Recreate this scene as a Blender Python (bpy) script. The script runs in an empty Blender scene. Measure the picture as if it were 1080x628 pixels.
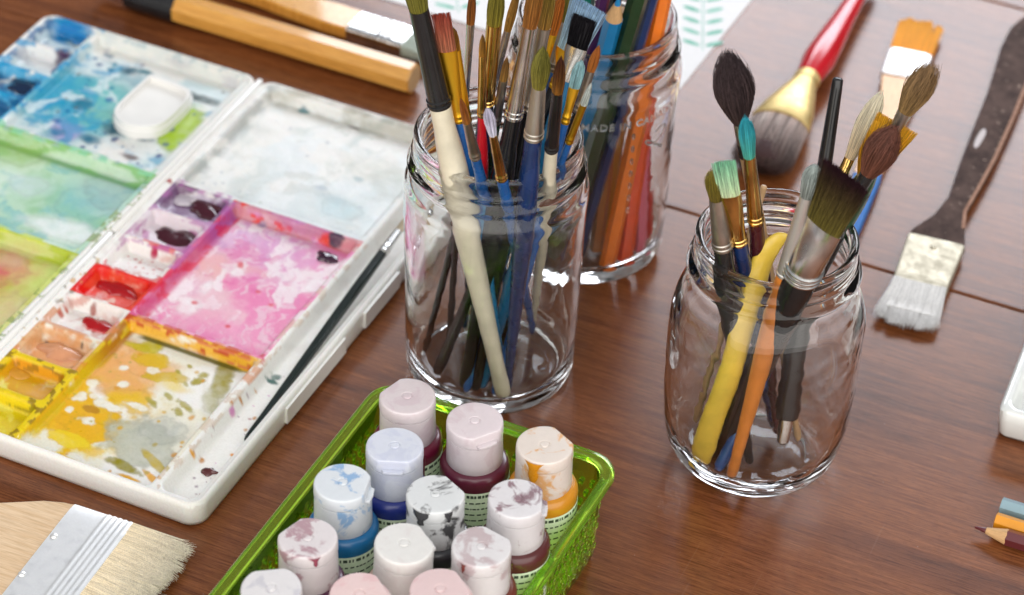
import bpy, math, random
import numpy as np
from mathutils import Vector, Matrix, Quaternion
R_ = math.radians
SC = bpy.context.scene
COL = SC.collection
rng = random.Random(7)

# ------------------------------------------------------------------ camera (design units are cm, 0.01 m)
CM = 0.01
FPX, PITCH, ROLL = 2900.0, R_(39.0), R_(2.65)
CAMP = np.array([0.0, -107.436, 87.0])
cp, sp, cr, sr = math.cos(PITCH), math.sin(PITCH), math.cos(ROLL), math.sin(ROLL)
FW = np.array([0, cp, -sp]); _r0 = np.array([1, 0, 0.]); _u0 = np.array([0, sp, cp])
RT = _r0 * cr + _u0 * sr; UP = _u0 * cr - _r0 * sr
cd = bpy.data.cameras.new('camera'); cam = bpy.data.objects.new('camera', cd); COL.objects.link(cam)
cd.sensor_width = 36; cd.lens = FPX / 1080 * 36; cd.clip_start = 0.05; cd.clip_end = 50
m = Matrix(((RT[0], UP[0], -FW[0], CAMP[0] * CM), (RT[1], UP[1], -FW[1], CAMP[1] * CM), (RT[2], UP[2], -FW[2], CAMP[2] * CM), (0, 0, 0, 1)))
cam.matrix_world = m
cd.dof.use_dof = True; cd.dof.focus_distance = 1.215; cd.dof.aperture_fstop = 9.5
SC.camera = cam

# ------------------------------------------------------------------ world and light
W = bpy.data.worlds.new("World"); SC.world = W; W.use_nodes = True
nt = W.node_tree; bg = nt.nodes['Background']
tc = nt.nodes.new('ShaderNodeTexCoord'); sx = nt.nodes.new('ShaderNodeSeparateXYZ')
nt.links.new(tc.outputs['Generated'], sx.inputs[0])
rp = nt.nodes.new('ShaderNodeValToRGB'); e = rp.color_ramp.elements
e[0].position = 0.0; e[0].color = (.34, .30, .28, 1); e[1].position = 1.0; e[1].color = (.85, .87, .9, 1)
q = e.new(.25); q.color = (.36, .34, .32, 1); q = e.new(.6); q.color = (.60, .60, .62, 1)
nt.links.new(sx.outputs['Z'], rp.inputs[0])
mr = nt.nodes.new('ShaderNodeMapRange'); mr.inputs['From Min'].default_value = -.8; mr.inputs['From Max'].default_value = .5; mr.inputs['To Min'].default_value = 1.35; mr.inputs['To Max'].default_value = .32
nt.links.new(sx.outputs['Y'], mr.inputs['Value']); vm = nt.nodes.new('ShaderNodeVectorMath'); vm.operation = 'SCALE'
nt.links.new(rp.outputs[0], vm.inputs[0]); nt.links.new(mr.outputs[0], vm.inputs['Scale']); nt.links.new(vm.outputs[0], bg.inputs['Color'])
bg.inputs['Strength'].default_value = 0.75

def area(name, az, el, dist, w, h, power, colr):
    d = bpy.data.lights.new(name, 'AREA'); d.shape = 'RECTANGLE'; d.size = w; d.size_y = h; d.energy = power; d.color = colr
    o = bpy.data.objects.new(name, d); COL.objects.link(o)
    v = Vector((math.cos(R_(az)) * math.cos(R_(el)), math.sin(R_(az)) * math.cos(R_(el)), math.sin(R_(el))))
    o.location = v * dist; o.rotation_euler = v.to_track_quat('Z', 'Y').to_euler()
area('window_light', 71, 28.5, 2.4, 2.0, .72, 42, (.88, .92, 1))
area('side_light', 150, 38, 2.4, 0.7, 1.0, 4, (.95, .97, 1))  # weak area lamp from the far left
area('room_light', -84, 32, 2.5, 6.5, 3.4, 138, (1, .965, .915))
SC.view_settings.view_transform = 'Standard'; SC.view_settings.look = 'None'; SC.view_settings.exposure = 0.03; SC.view_settings.gamma = 1
cy = SC.cycles
cy.max_bounces = 24; cy.transmission_bounces = 20; cy.glossy_bounces = 8; cy.diffuse_bounces = 4; cy.transparent_max_bounces = 16
cy.caustics_refractive = True; cy.caustics_reflective = True; cy.blur_glossy = 0.6; cy.sample_clamp_indirect = 6
cy.use_denoising = True
try: cy.denoiser = 'OPENIMAGEDENOISE'
except Exception: pass

# ------------------------------------------------------------------ pixel helpers (photo pixel + real height -> point)
def ray(x, y): return FW + RT * (x - 540) / FPX - UP * (y - 314) / FPX
def at(x, y, z=0.0):
    d = ray(x, y); return CAMP + d * ((z - CAMP[2]) / d[2])
def scale_at(p): return FPX / float((np.asarray(p) - CAMP) @ FW)
def on_line(A, B, x, y):
    """point of line A-B nearest the sight line through x,y"""
    d1 = B - A; d2 = ray(x, y); w0 = A - CAMP
    a, b, c, d, e_ = d1 @ d1, d1 @ d2, d2 @ d2, d1 @ w0, d2 @ w0
    t = (b * e_ - c * d) / (a * c - b * b)
    return A + d1 * t

# ------------------------------------------------------------------ numpy noise
def _h(ix, iy, s):
    n = (ix.astype(np.int64) * 374761393 + iy.astype(np.int64) * 668265263 + s * 1442695041) & 0xffffffff
    n = ((n ^ (n >> 13)) * 1274126177) & 0xffffffff
    return ((n ^ (n >> 16)) & 0xffff) / 65535.0
def vnoise(x, y, s=0):
    ix, iy = np.floor(x), np.floor(y); fx, fy = x - ix, y - iy
    fx = fx * fx * (3 - 2 * fx); fy = fy * fy * (3 - 2 * fy)
    a = _h(ix, iy, s); b = _h(ix + 1, iy, s); c = _h(ix, iy + 1, s); d = _h(ix + 1, iy + 1, s)
    return (a * (1 - fx) + b * fx) * (1 - fy) + (c * (1 - fx) + d * fx) * fy
def fbm(x, y, s=0, o=4):
    t = 0; a = .5; n = 0
    for k in range(o):
        t = t + a * vnoise(x, y, s + k * 17); n += a; a *= .5; x = x * 2.03 + 5.1; y = y * 2.03 + 1.7
    return t / n
def ss(a, b, x):
    t = np.clip((x - a) / (b - a), 0, 1); return t * t * (3 - 2 * t)

# ------------------------------------------------------------------ mesh collection
class MB:
    def __init__(s): s.v = []; s.f = []; s.c = []; s.wn = False
    def add(s, vs, fs, col=None):
        o = len(s.v); s.v += [tuple(map(float, p)) for p in vs]; s.f += [tuple(i + o for i in f) for f in fs]
        if col is None: col = (1, 1, 1)
        if len(vs) and not hasattr(col[0], '__len__'): col = [col] * len(vs)
        s.c += [tuple(k) for k in col]; return s
    def box(s, x0, x1, y0, y1, z0, z1, M=None, col=None):
        vs = [(x, y, z) for z in (z0, z1) for y in (y0, y1) for x in (x0, x1)]
        if M is not None: vs = [M @ Vector(p) for p in vs]
        return s.add(vs, [(0, 2, 3, 1), (4, 5, 7, 6), (0, 1, 5, 4), (2, 6, 7, 3), (0, 4, 6, 2), (1, 3, 7, 5)], col)
    def loft(s, st, n=20, cap=True, M=None, cols=None, p=2.0):
        """st: (z, rx, ry[, cx, cy]) stations, superellipse power p"""
        vs = []; cc = []
        for k, t in enumerate(st):
            z, rx, ry = t[:3]; cx, cy_ = (t[3], t[4]) if len(t) > 4 else (0, 0)
            for i in range(n):
                a = 2 * math.pi * i / n; c_, s_ = math.cos(a), math.sin(a)
                if p != 2.0:
                    c_ = math.copysign(abs(c_) ** (2 / p), c_); s_ = math.copysign(abs(s_) ** (2 / p), s_)
                vs.append((cx + rx * c_, cy_ + ry * s_, z)); cc.append(cols[k] if cols else (1, 1, 1))
        fs = [(k * n + i, k * n + (i + 1) % n, (k + 1) * n + (i + 1) % n, (k + 1) * n + i) for k in range(len(st) - 1) for i in range(n)]
        if cap: fs += [tuple(range(n))[::-1], tuple((len(st) - 1) * n + i for i in range(n))]
        if M is not None: vs = [M @ Vector(q) for q in vs]
        return s.add(vs, fs, cc)
    def strand(s, pts, r0, r1, c0, c1):
        n = len(pts); vs = []; cc = []
        for k, q in enumerate(pts):
            t = k / (n - 1); r = r0 + (r1 - r0) * t
            d = (pts[min(k + 1, n - 1)] - pts[max(k - 1, 0)]).normalized()
            u = d.orthogonal().normalized(); w = d.cross(u)
            for i in range(3):
                a = i * 2.0944; vs.append(q + u * math.cos(a) * r + w * math.sin(a) * r)
                cc.append(tuple(c0[j] * (1 - t) + c1[j] * t for j in range(3)))
        fs = [(k * 3 + i, k * 3 + (i + 1) % 3, k * 3 + 3 + (i + 1) % 3, k * 3 + 3 + i) for k in range(n - 1) for i in range(3)]
        return s.add(vs, fs, cc)
    def ellipsoid(s, c, rx, ry, rz, n=14, M=None, col=None):
        vs = []; h = n // 2
        for k in range(h + 1):
            t = math.pi * k / h
            for i in range(n):
                a = 2 * math.pi * i / n
                vs.append(Vector((c[0] + rx * math.sin(t) * math.cos(a), c[1] + ry * math.sin(t) * math.sin(a), c[2] - rz * math.cos(t))))
        if M is not None: vs = [M @ q for q in vs]
        fs = [(k * n + i, k * n + (i + 1) % n, (k + 1) * n + (i + 1) % n, (k + 1) * n + i) for k in range(h) for i in range(n)]
        return s.add(vs, fs, col)
    def prism(s, pts, z0, z1, bev=0.0, M=None, col=None):
        """closed outline extruded, top edge bevelled inwards"""
        s.wn = True
        n = len(pts); c = np.mean(pts, axis=0); vs = []
        P = np.array(pts, float)
        nx = np.roll(P, -1, 0) - np.roll(P, 1, 0); nr = np.stack([nx[:, 1], -nx[:, 0]], 1); nr /= np.linalg.norm(nr, axis=1)[:, None] + 1e-9
        area_ = 0.5 * np.sum(P[:, 0] * np.roll(P[:, 1], -1) - P[:, 1] * np.roll(P[:, 0], -1))
        if area_ < 0: nr = -nr
        rings = [(z0, bev), (z0 + bev, 0), (z1 - bev, 0), (z1 - bev * .3, bev * .3), (z1, bev)] if bev else [(z0, 0), (z1, 0)]
        for z, o in rings:
            for a, b in zip(P, nr): vs.append((a[0] - b[0] * o, a[1] - b[1] * o, z))
        fs = [(k * n + i, k * n + (i + 1) % n, (k + 1) * n + (i + 1) % n, (k + 1) * n + i) for k in range(len(rings) - 1) for i in range(n)]
        fs += [tuple(range(n))[::-1], tuple((len(rings) - 1) * n + i for i in range(n))]
        if M is not None: vs = [M @ Vector(q) for q in vs]
        return s.add(vs, fs, col)
    def build(s, name, mat, parent=None, smooth=True, angle=40):
        me = bpy.data.meshes.new(name); me.from_pydata(s.v, [], s.f); me.update()
        ca = me.color_attributes.new('Col', 'FLOAT_COLOR', 'POINT')
        ca.data.foreach_set('color', np.concatenate([np.array(s.c, float), np.ones((len(s.v), 1))], 1).ravel())
        me.materials.append(mat)
        import bmesh
        b = bmesh.new(); b.from_mesh(me); bmesh.ops.recalc_face_normals(b, faces=b.faces)
        for f in b.faces: f.smooth = smooth
        if smooth:
            for ed in b.edges:
                if len(ed.link_faces) == 2 and ed.calc_face_angle(0) > R_(angle): ed.smooth = False
        b.to_mesh(me); b.free()
        o = bpy.data.objects.new(name, me); COL.objects.link(o)
        if parent is not None: o.parent = parent
        if s.wn: wm = o.modifiers.new('weighted', 'WEIGHTED_NORMAL'); wm.weight = 90; wm.keep_sharp = True
        return o
def tag(o, label=None, cat=None, group=None, kind=None):
    if label: o['label'] = label
    if cat: o['category'] = cat
    if group: o['group'] = group
    if kind: o['kind'] = kind
    return o
def empty(name, loc, label, cat, group=None, rot=None):
    o = bpy.data.objects.new(name, None); COL.objects.link(o); o.empty_display_size = .02
    o.location = Vector(loc)
    if rot is not None: o.rotation_mode = 'QUATERNION'; o.rotation_quaternion = rot
    return tag(o, label, cat, group)
def frame_quat(d, wdir):
    z = Vector(d).normalized(); x = Vector(wdir); x = (x - z * x.dot(z)).normalized(); y = z.cross(x)
    return Matrix((x, y, z)).transposed().to_quaternion()

# ------------------------------------------------------------------ materials
def newmat(name):
    m_ = bpy.data.materials.new(name); m_.use_nodes = True; return m_, m_.node_tree, m_.node_tree.nodes['Principled BSDF']
def coords(t, scale=(1, 1, 1), rot=0.0):
    c = t.nodes.new('ShaderNodeTexCoord'); mp = t.nodes.new('ShaderNodeMapping')
    mp.inputs['Scale'].default_value = [k * 100 for k in scale]; mp.inputs['Rotation'].default_value = (0, 0, rot)
    t.links.new(c.outputs['Object'], mp.inputs['Vector']); return mp.outputs[0]
def noise(t, vec, scale, detail=4, rough=.55, dist=0):
    n = t.nodes.new('ShaderNodeTexNoise'); n.inputs['Scale'].default_value = scale; n.inputs['Detail'].default_value = detail
    n.inputs['Roughness'].default_value = rough; n.inputs['Distortion'].default_value = dist
    t.links.new(vec, n.inputs['Vector']); return n.outputs['Fac']
def ramp(t, fac, stops):
    r = t.nodes.new('ShaderNodeValToRGB'); e = r.color_ramp.elements
    while len(e) > 1: e.remove(e[-1])
    e[0].position = stops[0][0]; e[0].color = (*stops[0][1], 1)
    for p_, c_ in stops[1:]: k = e.new(p_); k.color = (*c_, 1)
    t.links.new(fac, r.inputs[0]); return r.outputs[0]
def mixc(t, a, b, fac, mode='MIX'):
    mx = t.nodes.new('ShaderNodeMix'); mx.data_type = 'RGBA'; mx.blend_type = mode
    for s_, v_ in ((6, a), (7, b), (0, fac)):
        if isinstance(v_, (float, int)): mx.inputs[s_].default_value = v_
        elif isinstance(v_, tuple): mx.inputs[s_].default_value = (*v_, 1)
        else: t.links.new(v_, mx.inputs[s_])
    return mx.outputs[2]
def bump(t, b, h, strength=.3, dist=.0003):
    n = t.nodes.new('ShaderNodeBump'); n.inputs['Strength'].default_value = strength; n.inputs['Distance'].default_value = dist
    t.links.new(h, n.inputs['Height']); t.links.new(n.outputs[0], b.inputs['Normal'])
def rrange(t, b, f, lo, hi):
    mr = t.nodes.new('ShaderNodeMapRange'); mr.inputs['To Min'].default_value = lo; mr.inputs['To Max'].default_value = hi
    t.links.new(f, mr.inputs['Value']); t.links.new(mr.outputs[0], b.inputs['Roughness'])

_cache = {}
def paint_mat(colr, rough=.3, name='lacquer', wear=.25, coat=.3):
    """lacquered / plastic surface with faint smudges and scuffs"""
    k = ('p', colr, rough, name, wear)
    if k in _cache: return _cache[k]
    m_, t, b = newmat(name); v = coords(t)
    n1 = noise(t, v, .9, 5); n2 = noise(t, v, 7, 3, .7)
    c1 = ramp(t, n1, [(.3, tuple(x * (1 - wear * .5) for x in colr)), (.7, tuple(min(1, x * (1 + wear * .4)) for x in colr))])
    sc_ = ramp(t, n2, [(.70, (0, 0, 0)), (.76, (1, 1, 1))])
    c2 = mixc(t, c1, tuple(min(.7, x * .6 + .22) for x in colr), sc_)
    mm = mixc(t, c1, c2, wear * .9)
    t.links.new(mm, b.inputs['Base Color']); rrange(t, b, n1, rough * .7, rough * 1.5)
    b.inputs['Coat Weight'].default_value = coat; b.inputs['Coat Roughness'].default_value = .12
    bump(t, b, n2, .08, .0002); _cache[k] = m_; return m_
def metal_mat(colr, rough=.22, name='metal', dirt=.35):
    k = ('m', colr, rough, name)
    if k in _cache: return _cache[k]
    m_, t, b = newmat(name); v = coords(t, (1, 1, .35)); n1 = noise(t, v, 2.2, 5); n2 = noise(t, coords(t, (9, 9, .6)), 2, 2)
    c = ramp(t, n1, [(.35, tuple(x * (1 - dirt) for x in colr)), (.62, colr)])
    t.links.new(c, b.inputs['Base Color']); b.inputs['Metallic'].default_value = 1
    rrange(t, b, n1, rough * 1.7, rough * .7); bump(t, b, n2, .12, .0001); _cache[k] = m_; return m_
def col_mat(name, rough=.5, spec=.5, bumps=None, sss=0, sheen=0):
    k = ('c', name, rough)
    if k in _cache: return _cache[k]
    m_, t, b = newmat(name); a = t.nodes.new('ShaderNodeVertexColor'); a.layer_name = 'Col'
    b.inputs['Roughness'].default_value = rough; b.inputs['Specular IOR Level'].default_value = spec
    c = a.outputs['Color']
    if bumps:
        v = coords(t, bumps[0]); n = noise(t, v, bumps[1], 4, .6); bump(t, b, n, bumps[2], bumps[3])
        c = mixc(t, c, ramp(t, n, [(.3, (.68, .68, .68)), (.62, (1.15, 1.15, 1.15))]), bumps[4], 'MULTIPLY')
    t.links.new(c, b.inputs['Base Color'])
    if sss: b.inputs['Subsurface Weight'].default_value = sss; b.inputs['Subsurface Radius'].default_value = (1, .9, .8); b.inputs['Subsurface Scale'].default_value = .003
    _cache[k] = m_; return m_
def glass_mat(name='clear_glass', colr=(1, 1, 1), rough=0.0, ior=1.47, bscale=None):
    m_, t, b = newmat(name); b.inputs['Base Color'].default_value = (*colr, 1); b.inputs['Transmission Weight'].default_value = 1
    b.inputs['Roughness'].default_value = rough; b.inputs['IOR'].default_value = ior
    if bscale:
        bump(t, b, noise(t, coords(t), bscale[0], 2, .4), bscale[1], bscale[2])
        t.links.new(ramp(t, noise(t, coords(t, (1, 1, .5)), 1.1, 6, .7), [(.52, (0, 0, 0)), (.70, (.10, .10, .10))]), b.inputs['Roughness'])
    return m_
BRISTLE = col_mat('bristle_hair', .55, .3, ((14, 14, .5), 1.6, .6, .0006, .75))
HAIR = col_mat('loose_hair', .5, .3)
GOLD = metal_mat((.95, .62, .20), .16, 'gold_ferrule', .45); YGOLD = metal_mat((.95, .55, .04), .33, 'yellow_anodised_metal', .12)
SILVER = metal_mat((.80, .79, .77), .2, 'nickel_ferrule', .35); DULL = metal_mat((.55, .50, .44), .32, 'dull_tinned_metal', .4)
WHITEM = metal_mat((.96, .96, .95), .45, 'pale_tin', .12)
BLACK = paint_mat((.012, .012, .013), .22, 'black_lacquer', .5, .12); NAVY = paint_mat((.008, .028, .11), .25, 'navy_lacquer', .5)
BLUE = paint_mat((.01, .10, .34), .25, 'blue_lacquer', .4); LBLUE = paint_mat((.015, .20, .42), .25, 'sky_blue_lacquer', .4)
RED = paint_mat((.55, .008, .018), .2, 'red_lacquer', .15); CREAM = paint_mat((.76, .70, .54), .3, 'cream_lacquer', .25)
MAROON = paint_mat((.06, .009, .012), .25, 'maroon_lacquer', .3); YEL = paint_mat((.80, .56, .07), .3, 'yellow_lacquer', .3)
ORNG = paint_mat((.68, .22, .03), .32, 'orange_lacquer', .3); DGREEN = paint_mat((.012, .05, .02), .25, 'dark_green_lacquer', .3)

# ------------------------------------------------------------------ table
def wood_table():
    m_, t, b = newmat('walnut_table_wood'); ang = R_(22.7)
    v1 = coords(t, (.05, .55, 1), ang); v2 = coords(t, (.35, 9, 1), ang); v3 = coords(t, (1.5, 22, 1), ang); v0 = coords(t, (.012, .10, 1), ang)
    # mapping scales before rotating is wrong for stretching, so rotate first
    for vv in (v0, v1, v2, v3): vv.node.vector_type = 'TEXTURE'
    def vec(sx_, sy_):
        c = t.nodes.new('ShaderNodeTexCoord'); a = t.nodes.new('ShaderNodeMapping'); a.inputs['Rotation'].default_value = (0, 0, ang)
        t.links.new(c.outputs['Object'], a.inputs[0]); d = t.nodes.new('ShaderNodeMapping'); d.inputs['Scale'].default_value = (sx_ * 100, sy_ * 100, 100)
        t.links.new(a.outputs[0], d.inputs[0]); return d.outputs[0]
    for vv in (v0, v1, v2, v3): t.nodes.remove(vv.node)
    big = noise(t, vec(.025, .16), 1, 4, .55, .8); mid = noise(t, vec(.05, 1.5), 1, 5, .65, .25); fine = noise(t, vec(.55, 11.0), 1, 4, .7, .15); pore = noise(t, vec(2.2, 26), 1, 3, .7)
    a_ = t.nodes.new('ShaderNodeMath'); a_.operation = 'MULTIPLY_ADD'; a_.inputs[1].default_value = .45; t.links.new(mid, a_.inputs[0]); 
    b2 = t.nodes.new('ShaderNodeMath'); b2.operation = 'MULTIPLY'; b2.inputs[1].default_value = .55; t.links.new(big, b2.inputs[0]); t.links.new(b2.outputs[0], a_.inputs[2])
    base = ramp(t, a_.outputs[0], [(.34, (.095, .028, .009)), (.44, (.150, .046, .015)), (.52, (.215, .070, .022)), (.58, (.160, .049, .015)), (.66, (.250, .084, .028))])
    c = mixc(t, base, ramp(t, fine, [(.34, (.55, .50, .46)), (.5, (1, 1, 1)), (.64, (1.30, 1.30, 1.30))]), .9, 'MULTIPLY')
    c = mixc(t, c, ramp(t, pore, [(.34, (.35, .32, .3)), (.46, (1, 1, 1))]), .6, 'MULTIPLY')
    sp_ = noise(t, coords(t), 5.5, 2, .5); c = mixc(t, c, (.42, .36, .32), ramp(t, sp_, [(.765, (0, 0, 0)), (.80, (.5, .5, .5))]))
    scr = noise(t, vec(.5, .02), 9, 2, .4, .3); c = mixc(t, c, (.30, .16, .10), ramp(t, scr, [(.735, (0, 0, 0)), (.76, (.10, .10, .10))]))
    t.links.new(c, b.inputs['Base Color']); rrange(t, b, fine, .19, .29)
    b.inputs['Specular IOR Level'].default_value = .45
    bump(t, b, pore, .18, .0002); return m_
TA = R_(-22.7); MT = Matrix.Rotation(TA, 4, 'Z')
tb = MB()
for y0, y1 in ((-60, -16.6 - 20), (-36.56, 10.62), (10.72, 37.86), (37.96, 60)):
    a = .10
    st = [(y0, -3), (y0, -a), (y0 + a * .3, -a * .3), (y0 + a, 0), (y1 - a, 0), (y1 - a * .3, -a * .3), (y1, -a), (y1, -3)]
    vs = []; n = len(st)
    for x in (-75, 75): vs += [MT @ Vector((x, yy, zz)) for yy, zz in st]
    tb.add(vs, [(i, i + 1, n + i + 1, n + i) for i in range(n - 1)] + [(0, n, 2 * n - 1, n - 1)])
tb.box(-75, 75, -59, 59, -4, -2.9, MT)
tag(tb.build('table_top', wood_table(), smooth=False), 'dark walnut plank table top', None, kind='structure')
_m, _t, _b = newmat('room_floor_paint'); _v = coords(_t); _t.links.new(ramp(_t, noise(_t, _v, .05), [(.3, (.16, .13, .11)), (.7, (.24, .20, .17))]), _b.inputs['Base Color'])
tag(MB().box(-400, 400, -400, 400, -76, -75).build('floor', _m), 'plain floor below the table', kind='structure')

# ------------------------------------------------------------------ painting palette
PA = R_(66.4); AV = np.array([math.cos(PA), math.sin(PA)]); BV = np.array([-math.sin(PA), math.cos(PA)])
PO = at(209, 538, 1.4)[:2]
def uvp(x, y, z=.8):
    q_ = at(x, y, z)[:2] - PO; return float(q_ @ BV), float(q_ @ AV)
# local palette axes: local x = -u (to the right), local y = v (up the table)
pal = empty('paint_palette', (PO[0], PO[1], 0), 'large folding white plastic watercolour palette smeared with paint in its wells', 'paint palette', rot=Quaternion((0, 0, 1), PA - R_(90)))
def sdrr(u, v, u0, u1, v0, v1, r):
    cx, cy_ = (u0 + u1) / 2, (v0 + v1) / 2; dx = np.abs(u - cx) - (u1 - u0) / 2 + r; dy = np.abs(v - cy_) - (v1 - v0) / 2 + r
    return np.hypot(np.maximum(dx, 0), np.maximum(dy, 0)) + np.minimum(np.maximum(dx, dy), 0) - r
WHITE = np.array([.80, .79, .755])
class Painter:
    def __init__(s, u, v, z): s.u, s.v, s.z = u, v, z; s.nv = v + (z - .6) * 1.3; s.nu = u + (z - .6) * .9; s.c = np.tile(WHITE, (len(u), 1)); s.clip = np.ones(len(u), bool)
    def region(s, u0, u1, v0, v1): s.clip = (s.u > u0) & (s.u < u1) & (s.v > v0) & (s.v < v1)
    def mix(s, mask, colr, alpha=1.0):
        k = (np.clip(mask, 0, 1) * alpha * s.clip)[:, None]; s.c = s.c * (1 - k) + np.array(colr) * k
    def blob(s, x, y, ru, rv, colr, a=.9, soft=.15, warp=.5, ws=1.2, seed=1, rot=0, edge=0, px=True, z=.8):
        cu, cv = uvp(x, y, z) if px else (x, y)
        du, dv = s.u - cu, s.v - cv; c_, s_ = math.cos(rot), math.sin(rot)
        xx, yy = (du * c_ + dv * s_) / ru, (-du * s_ + dv * c_) / rv
        near = (np.abs(du) < max(ru, rv) * 2.2) & (np.abs(dv) < max(ru, rv) * 2.2) & s.clip
        i = np.where(near)[0]
        if not len(i): return
        r = np.hypot(xx[i], yy[i]) + (fbm(s.nu[i] * ws + seed * 3.1, s.nv[i] * ws - seed * 1.7, seed) - .5) * 2 * warp
        so_ = min(.9, soft * 1.9); mk = (1 - ss(1 - so_, 1 + so_, r)) * (.72 + .56 * fbm(s.nu[i] * 2.6, s.nv[i] * 2.6, seed + 7, 3))
        if edge == 0 and a > .55 and max(ru, rv) > .3: edge = .22
        k = np.clip(mk * a, 0, 1)[:, None]; s.c[i] = s.c[i] * (1 - k) + np.array(colr) * k
        if edge:
            ed = np.exp(-((r - .95) / .09) ** 2) * edge; k = ed[:, None]; s.c[i] = s.c[i] * (1 - k) + np.array(colr) * .55 * k
    def wash(s, colr, lo, hi, ws, seed, a=.8, sx_=1, sy_=1):
        i = np.where(s.clip)[0]
        if not len(i): return
        wu = s.nu[i] + 1.2 * (fbm(s.u[i] * .7, s.v[i] * .7, seed + 50) - .5) * 2; wv = s.nv[i] + 1.2 * (fbm(s.u[i] * .7 + 9, s.v[i] * .7, seed + 51) - .5) * 2
        n = fbm(wu * ws * sx_, wv * ws * sy_, seed, 5); k = (ss(lo - .025, hi + .035, n) * a)[:, None]
        s.c[i] = s.c[i] * (1 - k) + np.array(colr) * k
    def specks(s, n, rmin, rmax, cols, seed, box, a=.85):
        r_ = random.Random(seed)
        for _ in range(n):
            s.blob(r_.uniform(box[0], box[1]), r_.uniform(box[2], box[3]), *(lambda q_: (q_, q_ * r_.uniform(.7, 1.4)))(r_.uniform(rmin, rmax) * r_.random() ** .6 + rmin * .5),
                   r_.choice(cols), a, .25, .35, 5, r_.randrange(99), px=False)

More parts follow.
